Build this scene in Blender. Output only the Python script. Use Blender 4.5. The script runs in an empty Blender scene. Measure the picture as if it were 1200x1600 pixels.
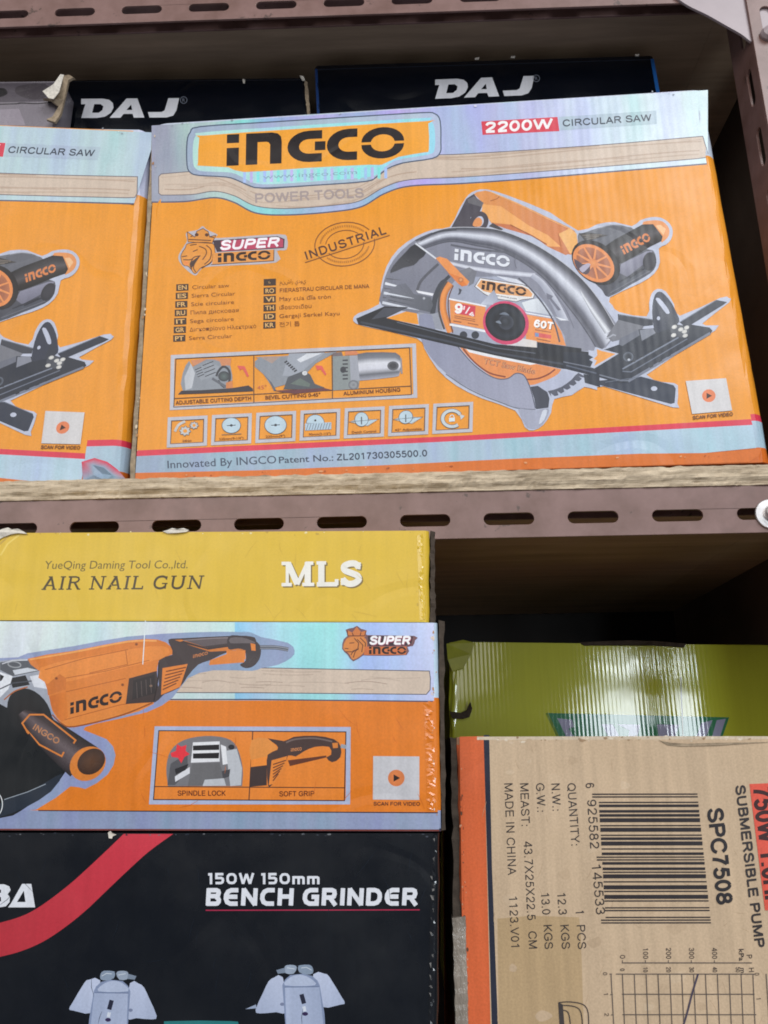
import bpy, bmesh, math, random
from mathutils import Vector, Matrix
from mathutils.geometry import tessellate_polygon
from mathutils import noise as mnoise

random.seed(7)
SC = bpy.context.scene
COL = SC.collection
rad = math.radians

# ------------------------------------------------------------------ camera
FPX = 1300.0                                     # focal length in pixels of the 1200 x 1600 photograph
YAW, PITCH, ROLL = rad(1.45), rad(16.5), rad(.78)
Zup = Vector((0, 0, 1))
F0 = Vector((-math.sin(YAW), math.cos(YAW), 0))
FW = math.cos(PITCH) * F0 + math.sin(PITCH) * Zup
R0 = F0.cross(Zup)
U0 = R0.cross(FW)
RT = math.cos(ROLL) * R0 - math.sin(ROLL) * U0
UP = math.cos(ROLL) * U0 + math.sin(ROLL) * R0
EYE = Vector((0, -.479, 0))
cd = bpy.data.cameras.new("camera")
cam = bpy.data.objects.new("camera", cd)
COL.objects.link(cam)
cd.sensor_fit = 'VERTICAL'
cd.sensor_height = 36
cd.lens = 36 * FPX / 1600
cd.clip_start = .01
cd.clip_end = 100
m = Matrix((RT, UP, -FW)).transposed().to_4x4()
m.translation = EYE
cam.matrix_world = m
SC.camera = cam

# ------------------------------------------------------------------ world, lamps, exposure
w = bpy.data.worlds.new("World")
SC.world = w
w.use_nodes = True
bg = w.node_tree.nodes['Background']
bg.inputs[0].default_value = (.93, .91, .92, 1)
bg.inputs[1].default_value = .20


def area(name, loc, target, sx, sy, power, col):
    d = bpy.data.lights.new(name, 'AREA')
    d.shape = 'RECTANGLE'
    d.size, d.size_y, d.energy, d.color = sx, sy, power, col
    o = bpy.data.objects.new(name, d)
    COL.objects.link(o)
    o.location = loc
    o.rotation_euler = (Vector(target) - Vector(loc)).to_track_quat('-Z', 'Y').to_euler()
    return o


area("shop_front_daylight", (1.5, -2.3, 2.1), (0, 0, .2), 1.5, 1.3, 62, (.95, .98, 1))
area("front_fill_light", (-.8, -2.6, 1.2), (0, 0, .2), 2.6, 2.0, 50, (1, .97, .93))  # soft front fill added to brighten the cartons
area("far_window_large", (.83, -2.0, .0), (.83, 0, .0), .40, .40, 8, (.86, .94, 1))
area("far_window_wide", (.79, -2.0, .285), (.79, 0, .285), .16, .045, .8, (.86, .94, 1))
area("far_window_narrow", (.94, -2.0, .28), (.94, 0, .28), .035, .06, .25, (.86, .94, 1))
SC.view_settings.view_transform = 'Standard'
SC.view_settings.look = 'None'
SC.view_settings.gamma = 1
SC.view_settings.use_curve_mapping = False
SC.view_settings.exposure = 0
SC.cycles.filter_width = 1.8

# ------------------------------------------------------------------ measuring helpers


def ray(x, y):
    return FW + (x - 600) / FPX * RT - (y - 800) / FPX * UP


def on_plane(x, y, P, n):
    d = ray(x, y)
    return EYE + d * ((P - EYE).dot(n) / d.dot(n))


def s2l(v):
    v = v / 255
    return v / 12.92 if v <= .04045 else ((v + .055) / 1.055) ** 2.4


def c(r, g, b, a=0.0, k=.88):
    return (s2l(r) * k, s2l(g) * k, s2l(b) * k, a)


def Z(x0, y0, s, pts):
    return [(x0 + p[0] / s, y0 + p[1] / s) for p in pts]


def smooth(pts, closed=True, n=4):
    out = []
    N = len(pts)
    rng = range(N) if closed else range(N - 1)
    for i in rng:
        if closed:
            p0, p1, p2, p3 = pts[i - 1], pts[i], pts[(i + 1) % N], pts[(i + 2) % N]
        else:
            p0, p1, p2, p3 = pts[max(i - 1, 0)], pts[i], pts[i + 1], pts[min(i + 2, N - 1)]
        for j in range(n):
            t = j / n
            q = []
            for a in (0, 1):
                q.append(.5 * (2 * p1[a] + (p2[a] - p0[a]) * t + (2 * p0[a] - 5 * p1[a] + 4 * p2[a] - p3[a]) * t * t
                               + (3 * p1[a] - p0[a] - 3 * p2[a] + p3[a]) * t ** 3))
            out.append(tuple(q))
    if not closed:
        out.append(tuple(pts[-1]))
    return out


def ell(cx, cy, rx, ry, a0=0, a1=360, n=28, rot=0):
    cr, sr = math.cos(rad(rot)), math.sin(rad(rot))
    out = []
    full = abs(a1 - a0) >= 360
    for i in range(n if full else n + 1):
        a = rad(a0 + (a1 - a0) * i / n)
        x, y = rx * math.cos(a), ry * math.sin(a)
        out.append((cx + x * cr - y * sr, cy + x * sr + y * cr))
    return out


def lerp(a, b, t):
    return a + (b - a) * t


def mix(a, b, t):
    return tuple(lerp(x, y, t) for x, y in zip(a, b))


# ------------------------------------------------------------------ materials


def nodes(mat):
    mat.use_nodes = True
    nt = mat.node_tree
    return nt, nt.nodes, nt.links, nt.nodes['Principled BSDF']


def N(nt, typ, **kw):
    n = nt.nodes.new(typ)
    for k, v in kw.items():
        if k in n.inputs:
            n.inputs[k].default_value = v
        else:
            setattr(n, k, v)
    return n


def print_mat(name, rough=.34, spec=.5, corr=.25, warp=1.0, speck=.05, pitch=5.0, coat=0.0, crease=.30):
    """laminated print on corrugated board: ink from the mesh, flute lines and soft warps as bump"""
    mat = bpy.data.materials.new(name)
    nt, ns, L, P = nodes(mat)
    at = N(nt, 'ShaderNodeAttribute', attribute_name='ink')
    tc = N(nt, 'ShaderNodeTexCoord')
    sp = N(nt, 'ShaderNodeTexNoise', Scale=900.0, Detail=2.0)
    L.new(tc.outputs['Object'], sp.inputs['Vector'])
    mp = N(nt, 'ShaderNodeMapping')
    mp.inputs['Scale'].default_value = (260, 30, 14)
    L.new(tc.outputs['Object'], mp.inputs['Vector'])
    st = N(nt, 'ShaderNodeTexNoise', Scale=1.0, Detail=3.0)
    L.new(mp.outputs[0], st.inputs['Vector'])
    ad = N(nt, 'ShaderNodeMath', operation='ADD')
    L.new(sp.outputs['Fac'], ad.inputs[0])
    L.new(st.outputs['Fac'], ad.inputs[1])
    mr = N(nt, 'ShaderNodeMapRange')
    mr.inputs['From Min'].default_value = .6
    mr.inputs['From Max'].default_value = 1.4
    mr.inputs['To Min'].default_value = 1 - speck * 1.6
    mr.inputs['To Max'].default_value = 1 + speck * 1.6
    L.new(ad.outputs[0], mr.inputs['Value'])
    mul = N(nt, 'ShaderNodeVectorMath', operation='SCALE')
    L.new(at.outputs['Color'], mul.inputs[0])
    L.new(mr.outputs[0], mul.inputs['Scale'])
    # holographic foil: sheen put into the colour as upright pastel bands, by ink alpha
    fm = N(nt, 'ShaderNodeMapping')
    fm.inputs['Scale'].default_value = (34, 8, 5)
    L.new(tc.outputs['Object'], fm.inputs['Vector'])
    fn = N(nt, 'ShaderNodeTexNoise', Scale=1.0, Detail=4.0, Roughness=.55)
    L.new(fm.outputs[0], fn.inputs['Vector'])
    rp = N(nt, 'ShaderNodeValToRGB')
    el = rp.color_ramp.elements
    el[0].position, el[0].color = .34, (.95, .90, 1.06, 1)
    el[1].position, el[1].color = .66, (.86, 1.02, .98, 1)
    e = el.new(.5)
    e.color = (1, 1, 1, 1)
    L.new(fn.outputs['Fac'], rp.inputs['Fac'])
    fx = N(nt, 'ShaderNodeMix', data_type='RGBA', blend_type='MULTIPLY')
    L.new(at.outputs['Alpha'], fx.inputs[0])
    L.new(mul.outputs[0], fx.inputs[6])
    L.new(rp.outputs[0], fx.inputs[7])
    L.new(fx.outputs[2], P.inputs['Base Color'])
    P.inputs['Specular IOR Level'].default_value = spec
    rr = N(nt, 'ShaderNodeMapRange')
    rr.inputs['To Min'].default_value = rough
    rr.inputs['To Max'].default_value = rough * .72
    L.new(at.outputs['Alpha'], rr.inputs['Value'])
    rn = N(nt, 'ShaderNodeTexNoise', Scale=17.0, Detail=5.0, Roughness=.7)
    L.new(tc.outputs['Object'], rn.inputs['Vector'])
    rm = N(nt, 'ShaderNodeMapRange')
    rm.inputs['From Min'].default_value = .3
    rm.inputs['From Max'].default_value = .7
    rm.inputs['To Min'].default_value = .72
    rm.inputs['To Max'].default_value = 1.4
    L.new(rn.outputs['Fac'], rm.inputs['Value'])
    rx = N(nt, 'ShaderNodeMath', operation='MULTIPLY')
    L.new(rr.outputs[0], rx.inputs[0])
    L.new(rm.outputs[0], rx.inputs[1])
    L.new(rx.outputs[0], P.inputs['Roughness'])
    P.inputs['Coat Weight'].default_value = coat
    P.inputs['Coat Roughness'].default_value = .08
    # bump: flutes + warps
    wv = N(nt, 'ShaderNodeTexWave', Scale=314.0 / pitch, Distortion=.8)
    wv.wave_type = 'BANDS'
    wv.bands_direction = 'X'
    wv.inputs['Detail'].default_value = 1
    wv.inputs['Detail Scale'].default_value = .4
    mp2 = N(nt, 'ShaderNodeMapping')
    mp2.inputs['Scale'].default_value = (1, 1, .12)
    L.new(tc.outputs['Object'], mp2.inputs['Vector'])
    L.new(mp2.outputs[0], wv.inputs['Vector'])
    b1 = N(nt, 'ShaderNodeBump', Strength=corr, Distance=.0004)
    L.new(wv.outputs['Fac'], b1.inputs['Height'])
    wn = N(nt, 'ShaderNodeTexNoise', Scale=11.0, Detail=3.0)
    L.new(tc.outputs['Object'], wn.inputs['Vector'])
    b2 = N(nt, 'ShaderNodeBump', Strength=.5, Distance=.008 * warp)
    L.new(wn.outputs['Fac'], b2.inputs['Height'])
    L.new(b1.outputs[0], b2.inputs['Normal'])
    # a few soft creases where the board was bent
    cn = N(nt, 'ShaderNodeTexNoise', Scale=7.0, Detail=2.0)
    L.new(tc.outputs['Object'], cn.inputs['Vector'])
    cs = N(nt, 'ShaderNodeMath', operation='SUBTRACT')
    cs.inputs[1].default_value = .5
    L.new(cn.outputs['Fac'], cs.inputs[0])
    ca = N(nt, 'ShaderNodeMath', operation='ABSOLUTE')
    L.new(cs.outputs[0], ca.inputs[0])
    cm = N(nt, 'ShaderNodeMapRange')
    cm.inputs['From Max'].default_value = .022
    L.new(ca.outputs[0], cm.inputs['Value'])
    b3 = N(nt, 'ShaderNodeBump', Strength=crease, Distance=.0008)
    L.new(cm.outputs[0], b3.inputs['Height'])
    L.new(b2.outputs[0], b3.inputs['Normal'])
    L.new(b3.outputs[0], P.inputs['Normal'])
    L.new(b3.outputs[0], P.inputs['Coat Normal'])
    return mat


def plain_mat(name, col, rough=.5, spec=.5, metal=0.0, var=.15, scale=60.0, bump=.2, dist=.0005, stretch=(1, 1, 1), col2=None):
    mat = bpy.data.materials.new(name)
    nt, ns, L, P = nodes(mat)
    tc = N(nt, 'ShaderNodeTexCoord')
    mp = N(nt, 'ShaderNodeMapping')
    mp.inputs['Scale'].default_value = stretch
    L.new(tc.outputs['Object'], mp.inputs['Vector'])
    n1 = N(nt, 'ShaderNodeTexNoise', Scale=scale, Detail=6.0, Roughness=.65)
    L.new(mp.outputs[0], n1.inputs['Vector'])
    rp = N(nt, 'ShaderNodeValToRGB')
    el = rp.color_ramp.elements
    a = tuple(x * (1 - var) for x in col[:3]) + (1,)
    b = tuple(x * (1 + var) for x in (col2 or col)[:3]) + (1,)
    el[0].position, el[0].color = .3, a
    el[1].position, el[1].color = .7, b
    L.new(n1.outputs['Fac'], rp.inputs['Fac'])
    L.new(rp.outputs[0], P.inputs['Base Color'])
    P.inputs['Roughness'].default_value = rough
    P.inputs['Specular IOR Level'].default_value = spec
    P.inputs['Metallic'].default_value = metal
    bp = N(nt, 'ShaderNodeBump', Strength=bump, Distance=dist)
    L.new(n1.outputs['Fac'], bp.inputs['Height'])
    L.new(bp.outputs[0], P.inputs['Normal'])
    return mat


M = {}
M['saw'] = print_mat('laminated_orange_print', rough=.31, spec=.30, corr=.10, warp=.8, speck=.07, pitch=5.2)
M['black'] = print_mat('glossy_black_print', rough=.27, spec=.34, corr=.03, warp=.6, speck=.06, crease=.12)
M['edge_print'] = print_mat('cracked_laminate_print', rough=.14, spec=.7, corr=.03, warp=.8, speck=.05)
M['daj'] = print_mat('dark_navy_print', rough=.16, spec=.45, corr=.02, warp=.5, speck=.05)
M['yellow'] = print_mat('yellow_print', rough=.40, spec=.4, corr=.06, warp=.8, speck=.04)
M['green'] = print_mat('lime_green_print', rough=.075, spec=.6, corr=.05, warp=.14, speck=.04, pitch=3.4, crease=.0)
M['kraft_print'] = print_mat('printed_kraft_board', rough=.7, spec=.25, corr=.10, warp=1.0, speck=.10, pitch=6.0)
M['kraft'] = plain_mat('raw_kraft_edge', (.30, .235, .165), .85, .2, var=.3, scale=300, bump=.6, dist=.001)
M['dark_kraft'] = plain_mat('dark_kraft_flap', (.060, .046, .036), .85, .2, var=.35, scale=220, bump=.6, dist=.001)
M['paper'] = plain_mat('torn_white_paper', (.62, .58, .52), .9, .2, var=.2, scale=400, bump=.6, dist=.001)
M['steel'] = plain_mat('brown_enamelled_steel', (.165, .086, .070), .38, .5, var=.16, scale=38, bump=.14, dist=.0007, col2=(.20, .118, .108))
nt = M['steel'].node_tree
P_ = nt.nodes['Principled BSDF']
src_ = P_.inputs['Base Color'].links[0].from_socket
tc_ = N(nt, 'ShaderNodeTexCoord')
for sc_, th_, col_ in ((70.0, .64, (.050, .030, .024, 1)), (260.0, .69, (.36, .30, .28, 1)), (9.0, .60, (.115, .066, .055, 1))):
    n_ = N(nt, 'ShaderNodeTexNoise', Scale=sc_, Detail=5.0, Roughness=.7)
    nt.links.new(tc_.outputs['Object'], n_.inputs['Vector'])
    mr_ = N(nt, 'ShaderNodeMapRange')
    mr_.inputs['From Min'].default_value = th_
    mr_.inputs['From Max'].default_value = th_ + (.03 if sc_ > 10 else .15)
    mr_.inputs['To Max'].default_value = .8
    nt.links.new(n_.outputs['Fac'], mr_.inputs['Value'])
    mx_ = N(nt, 'ShaderNodeMix', data_type='RGBA')
    mx_.inputs[7].default_value = col_
    nt.links.new(mr_.outputs[0], mx_.inputs[0])
    nt.links.new(src_, mx_.inputs[6])
    src_ = mx_.outputs[2]
nt.links.new(src_, P_.inputs['Base Color'])
M['plate'] = plain_mat('lilac_grey_steel', (.33, .27, .29), .36, .5, var=.06, scale=40, bump=.08, dist=.0006)
M['zinc'] = plain_mat('zinc_plated_steel', (.62, .60, .60), .32, .5, .75, var=.12, scale=200, bump=.2)
M['edge'] = plain_mat('plywood_edge', (.38, .285, .19), .85, .2, var=.36, scale=40, bump=1, dist=.0014, stretch=(1, 6, 9), col2=(.54, .45, .335))
M['board'] = plain_mat('brown_board_underside', (.40, .29, .20), .75, .3, var=.22, scale=14, bump=.25, dist=.001, stretch=(.5, 6, 6))
M['panel'] = plain_mat('bay_shade_panel', (.022, .018, .017), .6, .3, var=.3, scale=8, bump=.2, dist=.001)  # near-black stands in for the shade deep in the bays
M['crumple'] = plain_mat('crumpled_silver_print', (.42, .50, .60), .22, .6, var=.18, scale=120, bump=1, dist=.004)
M['lime'] = plain_mat('folded_lime_board', (.42, .45, .06), .3, .5, var=.15, scale=60)
M['end'] = plain_mat('added_brown_end', (.085, .060, .046), .7, .3, var=.25, scale=10)  # added end board; dark brown imitates the dim side of the bay
M['tape'] = plain_mat('clear_packing_tape', (.26, .225, .19), .12, .6, var=.25, scale=90, bump=1, dist=.003, stretch=(1, 1, .35))

# ------------------------------------------------------------------ objects


def link_mesh(name, verts, faces, mat, parent=None, loc=Vector((0, 0, 0)), ink=None, smoothf=False):
    """verts in world space; object origin at loc"""
    me = bpy.data.meshes.new(name)
    me.from_pydata([tuple(Vector(v) - loc) for v in verts], [], faces)
    me.materials.append(mat)
    if ink is not None:
        ca = me.color_attributes.new('ink', 'FLOAT_COLOR', 'POINT')
        flat = [x for q in ink for x in q]
        ca.data.foreach_set('color', flat)
    if smoothf:
        me.polygons.foreach_set('use_smooth', [True] * len(me.polygons))
    me.update()
    o = bpy.data.objects.new(name, me)
    COL.objects.link(o)
    if parent:
        o.parent = parent
        o.location = loc - parent.location
    else:
        o.location = loc
    return o


def thing(name, label, cat, loc, group=None):
    o = bpy.data.objects.new(name, None)
    o.empty_display_size = .02
    COL.objects.link(o)
    o.location = loc
    tag(o, label, cat, group)
    return o


def tag(o, label, cat, group=None):
    o['label'] = label
    o['category'] = cat
    if group:
        o['group'] = group


def box_vf(x0, x1, y0, y1, z0, z1):
    v = [(x, y, z) for z in (z0, z1) for y in (y0, y1) for x in (x0, x1)]
    f = [(0, 2, 3, 1), (4, 5, 7, 6), (0, 1, 5, 4), (2, 6, 7, 3), (0, 4, 6, 2), (1, 3, 7, 5)]
    return v, f


class Geo:
    def __init__(s):
        s.v, s.f = [], []

    def add(s, v, f):
        k = len(s.v)
        s.v += [tuple(p) for p in v]
        s.f += [tuple(i + k for i in q) for q in f]

    def box(s, *a):
        s.add(*box_vf(*a))

    def plate(s, outer, holes, t, fn):
        """flat plate with holes; fn(u, v, w) -> world, w = 0 front, t back"""
        loops = [outer] + holes
        flat = [p for l in loops for p in l]
        tri = tessellate_polygon([[Vector((p[0], p[1], 0)) for p in l] for l in loops])
        n = len(flat)
        v = [fn(p[0], p[1], 0) for p in flat] + [fn(p[0], p[1], t) for p in flat]
        f = [tuple(q) for q in tri] + [tuple(i + n for i in reversed(q)) for q in tri]
        k = 0
        for l in loops:
            m_ = len(l)
            for i in range(m_):
                a, b = k + i, k + (i + 1) % m_
                f.append((a, b, b + n, a + n))
            k += m_
        s.add(v, f)


def fix_normals(o):
    bm = bmesh.new()
    bm.from_mesh(o.data)
    bmesh.ops.recalc_face_normals(bm, faces=bm.faces)
    bm.to_mesh(o.data)
    bm.free()


class Face:
    """front face of a carton: a slightly leaning plane found from the photograph"""

    def __init__(s, quad, Y, yaw=0, lean=0, zref=.2):
        a, l = rad(yaw), rad(lean)
        s.n = Vector((math.sin(a) * math.cos(l), -math.cos(a) * math.cos(l), math.sin(l)))
        s.P = Vector((0, Y, zref))
        s.q = [s.at(*p) for p in quad]           # TL TR BR BL
        s.px = quad

    def at(s, x, y):
        return on_plane(x, y, s.P, s.n)

    def st(s, u, t):
        TL, TR, BR, BL = s.q
        return (BL.lerp(BR, u)).lerp(TL.lerp(TR, u), t)

    def body(s, parent, depth, r, bands, mat, name='body', wob=.0006, seed=1, zfloor=None):
        """bands: [(tL0, tR0, colour)...] from the bottom up; each colour runs to the next band"""
        W = (s.q[1] - s.q[0]).length
        back = Vector((-s.n.x, -s.n.y, 0)).normalized()
        prof = [(0, depth)]
        K = 6
        for i in range(K + 1):
            a = rad(90 * i / K)
            prof.append(((r - r * math.cos(a)) / W, r - r * math.sin(a)))
        for i in range(1, 12):
            prof.append((lerp(r / W, 1 - r / W, i / 12), 0))
        for i in range(K + 1):
            a = rad(90 * i / K)
            prof.append((1 - (r - r * math.sin(a)) / W, r - r * math.cos(a)))
        prof.append((1, depth))
        levels = []
        edges = [b[:2] for b in bands] + [(1, 1)]
        for bi, b in enumerate(bands):
            t0, t1 = edges[bi], edges[bi + 1]
            sub = max(1, int((t1[0] - t0[0]) * 24))
            for j in range(sub + 1):
                levels.append((lerp(t0[0], t1[0], j / sub), lerp(t0[1], t1[1], j / sub), b[2]))
        v, ink, f = [], [], []
        n = len(prof)
        rnd = random.Random(seed)
        for (tl, tr, col) in levels:
            for i, (u, d) in enumerate(prof):
                p = s.st(u, lerp(tl, tr, u)) + back * d
                if 0 < i < n - 1 and d > r * .02:
                    k = mnoise.noise(Vector((u * 40 + seed * 7, d * 300, p.z * 60)))
                    p = p + back * (wob * k) + Vector((wob * k, 0, 0))
                v.append(p)
                ink.append(col)
        for a in range(len(levels) - 1):
            if levels[a][:2] == levels[a + 1][:2]:
                continue
            for i in range(n - 1):
                f.append((a * n + i, a * n + i + 1, (a + 1) * n + i + 1, (a + 1) * n + i))
        last = (len(levels) - 1) * n
        f.append(tuple(last + i for i in range(n)))
        f.append(tuple(reversed(range(n))))
        f.append((0, last, last + n - 1, n - 1))
        return link_mesh(name, v, f, mat, parent, parent.location.copy(), ink)


_tc = {}


def text_mesh(body, bold):
    key = (body, bold)
    if key not in _tc:
        cu = bpy.data.curves.new('lettering', 'FONT')
        cu.body = body
        cu.resolution_u = 3
        cu.offset = bold
        o = bpy.data.objects.new('lettering', cu)
        COL.objects.link(o)
        dg = bpy.context.evaluated_depsgraph_get()
        me = bpy.data.meshes.new_from_object(o.evaluated_get(dg))
        _tc[key] = ([(p.co.x, p.co.y) for p in me.vertices], [tuple(p.vertices) for p in me.polygons])
        bpy.data.objects.remove(o)
        bpy.data.curves.remove(cu)
        bpy.data.meshes.remove(me)
    return _tc[key]


# stroke alphabet for the bold logotypes, unit cap height; each letter: advance width, strokes
def A_(cx, cy, rx, ry, a0, a1, n=10):
    return ell(cx, cy, rx, ry, a0, a1, n)


class Art:
    """printed artwork: thin ink layers on a carton face, one mesh"""
    STEP = 6e-7

    def __init__(s, face, base=.00010, xf=None):
        s.F, s.v, s.f, s.ink = face, [], [], []
        s.h = base
        s.xf = xf

    def P(s, p):
        if s.xf:
            p = s.xf(p)
        return s.F.at(p[0], p[1]) + s.F.n * s.h

    def raw(s, pts, faces, cols):
        k = len(s.v)
        s.v += [s.P(p) for p in pts]
        if isinstance(cols, tuple):
            cols = [cols] * len(pts)
        s.ink += list(cols)
        s.f += [tuple(i + k for i in q) for q in faces]
        s.h += s.STEP

    def poly(s, pts, col, holes=None, grad=None):
        loops = [list(pts)] + [list(h) for h in (holes or [])]
        tri = tessellate_polygon([[Vector((p[0], p[1], 0)) for p in l] for l in loops])
        flat = [p for l in loops for p in l]
        if grad:
            (ax, ay), (bx, by), c2 = grad
            dx, dy = bx - ax, by - ay
            L2 = dx * dx + dy * dy
            cols = [mix(col, c2, min(1, max(0, ((p[0] - ax) * dx + (p[1] - ay) * dy) / L2))) for p in flat]
        else:
            cols = col
        s.raw(flat, tri, cols)

    def stroke(s, pts, wd, col, closed=False, cols=None):
        """band of width wd (number or per-point list) along pts; cols = colours across the band"""
        n = len(pts)
        ws = wd if isinstance(wd, (list, tuple)) else [wd] * n
        cols = cols or [col, col]
        m_ = len(cols)
        v, cc = [], []
        for i, p in enumerate(pts):
            if closed:
                a, b = pts[i - 1], pts[(i + 1) % n]
            else:
                a, b = pts[max(i - 1, 0)], pts[min(i + 1, n - 1)]
            d1 = Vector((p[0] - a[0], p[1] - a[1]))
            d2 = Vector((b[0] - p[0], b[1] - p[1]))
            d1 = d1.normalized() if d1.length > 1e-9 else d2.normalized()
            d2 = d2.normalized() if d2.length > 1e-9 else d1
            t = (d1 + d2)
            t = t.normalized() if t.length > 1e-6 else d1
            nn = Vector((-t.y, t.x))
            k = max(.45, abs(nn.dot(Vector((-d1.y, d1.x)))))
            for j in range(m_):
                q = (j / (m_ - 1) - .5) * ws[i] / k
                v.append((p[0] + nn.x * q, p[1] + nn.y * q))
                cc.append(cols[j])
        f = []
        for i in range(n if closed else n - 1):
            a, b = i * m_, ((i + 1) % n) * m_
            for j in range(m_ - 1):
                f.append((a + j, a + j + 1, b + j + 1, b + j))
        s.raw(v, f, cc)

    def strip(s, A, B, cols):
        """loft between two curves with colours across"""
        n = len(A)
        m_ = len(cols)
        v, cc, f = [], [], []
        for i in range(n):
            for j in range(m_):
                t = j / (m_ - 1)
                v.append((lerp(A[i][0], B[i][0], t), lerp(A[i][1], B[i][1], t)))
                cc.append(cols[j])
        for i in range(n - 1):
            for j in range(m_ - 1):
                f.append((i * m_ + j, i * m_ + j + 1, (i + 1) * m_ + j + 1, (i + 1) * m_ + j))
        s.raw(v, f, cc)

    def disc(s, cx, cy, rx, ry, cols, rot=0, off=(0, 0), n=28):
        v, cc, f = [(cx + off[0], cy + off[1])], [cols[0]], []
        R = len(cols) - 1
        for k in range(1, R + 1):
            t = k / R
            v += ell(cx + off[0] * (1 - t), cy + off[1] * (1 - t), rx * t, ry * t, 0, 360, n, rot)
            cc += [cols[k]] * n
        for i in range(n):
            f.append((0, 1 + i, 1 + (i + 1) % n))
        for k in range(R - 1):
            a = 1 + k * n
            for i in range(n):
                f.append((a + i, a + (i + 1) % n, a + n + (i + 1) % n, a + n + i))
        s.raw(v, f, cc)

    def ring(s, cx, cy, rx, ry, wd, col, rot=0, a0=0, a1=360, n=32):
        s.stroke(ell(cx, cy, rx, ry, a0, a1, n, rot), wd, col, closed=abs(a1 - a0) >= 360)

    def text(s, body, p0, p1, cap, col, bold=0.0, shear=0.0, up=None, back=None):
        """baseline from p0 to p1; cap height in pixels (or an explicit up vector); fits the width exactly"""
        vs, fs = text_mesh(body, bold)
        if not vs:
            return
        x0 = min(v[0] for v in vs)
        x1 = max(v[0] for v in vs)
        dx, dy = p1[0] - p0[0], p1[1] - p0[1]
        L_ = math.hypot(dx, dy)
        if up is None:
            up = (dy / L_ * cap, -dx / L_ * cap)
        out = []
        for x, y in vs:
            u = (x - x0) / (x1 - x0)
            t = y / .69
            out.append((p0[0] + dx * u + up[0] * t + dx / L_ * shear * cap * t,
                        p0[1] + dy * u + up[1] * t + dy / L_ * shear * cap * t))
        if back:
            for (ox, oy, bc) in back:
                s.raw([(p[0] + ox, p[1] + oy) for p in out], fs, bc)
        s.raw(out, fs, col)

    def glyphs(s, body, p0, p1, up, wt, col, table, shear=0.0, serif=None, track=.22, layer=True):
        """stroke-drawn lettering; table: letter -> (advance, [strokes])"""
        adv = 0
        place = []
        for ch in body:
            if ch == ' ':
                adv += .42
                continue
            wch, st = table[ch]
            place.append((adv, st))
            adv += wch + track
        tot = adv - track
        dx, dy = (p1[0] - p0[0]) / tot, (p1[1] - p0[1]) / tot
        cap = math.hypot(*up)
        for a, st in place:
            for sk in st:
                pts = sk
                wmul = 1.0
                if isinstance(sk, dict):
                    pts, wmul = sk['p'], sk['w']
                q = [(p0[0] + dx * (a + x + shear * y) + up[0] * y, p0[1] + dy * (a + x + shear * y) + up[1] * y) for x, y in pts]
                s.stroke(q, wt * cap * wmul, col)

    def sans(s, body, p0, p1, cap, col, wt=.14, shear=0.0, back=None, track=.04):
        dx, dy = p1[0] - p0[0], p1[1] - p0[1]
        L_ = math.hypot(dx, dy)
        up = (dy / L_ * cap, -dx / L_ * cap)
        for ox, oy, bc in (back or []):
            s.glyphs(body, (p0[0] + ox, p0[1] + oy), (p1[0] + ox, p1[1] + oy), up, wt, bc, SANS, shear, track=track)
        s.glyphs(body, p0, p1, up, wt, col, SANS, shear, track=track)

    def logo(s, p0, Wv, Uv, col):
        k = 1 / 5.64

        def mp(pts):
            return [(p0[0] + Wv[0] * x * k + Uv[0] * y, p0[1] + Wv[1] * x * k + Uv[1] * y) for x, y in pts]

        def cee(cx, xe):
            return [(xe, 1), (cx, 1)] + ell(cx, .5, .69, .5, 90, 270, 12)[1:-1] + [(cx, 0), (xe, 0), (xe, .27), (cx, .27)] + \
                ell(cx, .5, .32, .23, 270, 90, 10)[1:-1] + [(cx, .73), (xe, .73)]
        for q in ([(0, .72), (.39, .72), (.39, 1), (0, 1)], [(0, 0), (.39, 0), (.39, .57), (0, .57)],
                  [(.61, 0), (.61, 1), (1.44, 1), (1.62, .96), (1.72, .86), (1.75, .7), (1.75, 0), (1.38, 0), (1.38, .62), (1.33, .69), (1.26, .71), (.98, .71), (.98, 0)],
                  cee(2.62, 3.03), [(2.80, .36), (3.14, .36), (3.14, .645), (2.80, .645)], cee(3.87, 4.15),
                  [(5.64, .54)] + ell(4.96, .55, .68, .45, 0, 180, 14)[1:-1] + [(4.28, .54), (4.58, .54)] + ell(4.96, .55, .36, .22, 180, 0, 10)[1:-1] + [(5.34, .54)],
                  [(4.28, .46)] + ell(4.96, .45, .68, .45, 180, 360, 14)[1:-1] + [(5.64, .46), (5.34, .46)] + ell(4.96, .45, .36, .22, 360, 180, 10)[1:-1] + [(4.58, .46)]):
            s.poly(mp(q), col)

    def build(s, parent, mat, name='printed_panel'):
        o = link_mesh(name, s.v, s.f, mat, parent, parent.location.copy(), s.ink)
        me = o.data
        bm = bmesh.new()
        bm.from_mesh(me)
        bm.normal_update()
        flip = [f for f in bm.faces if f.normal.dot(s.F.n) < 0]
        bmesh.ops.reverse_faces(bm, faces=flip)
        bm.to_mesh(me)
        bm.free()
        return o


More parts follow.
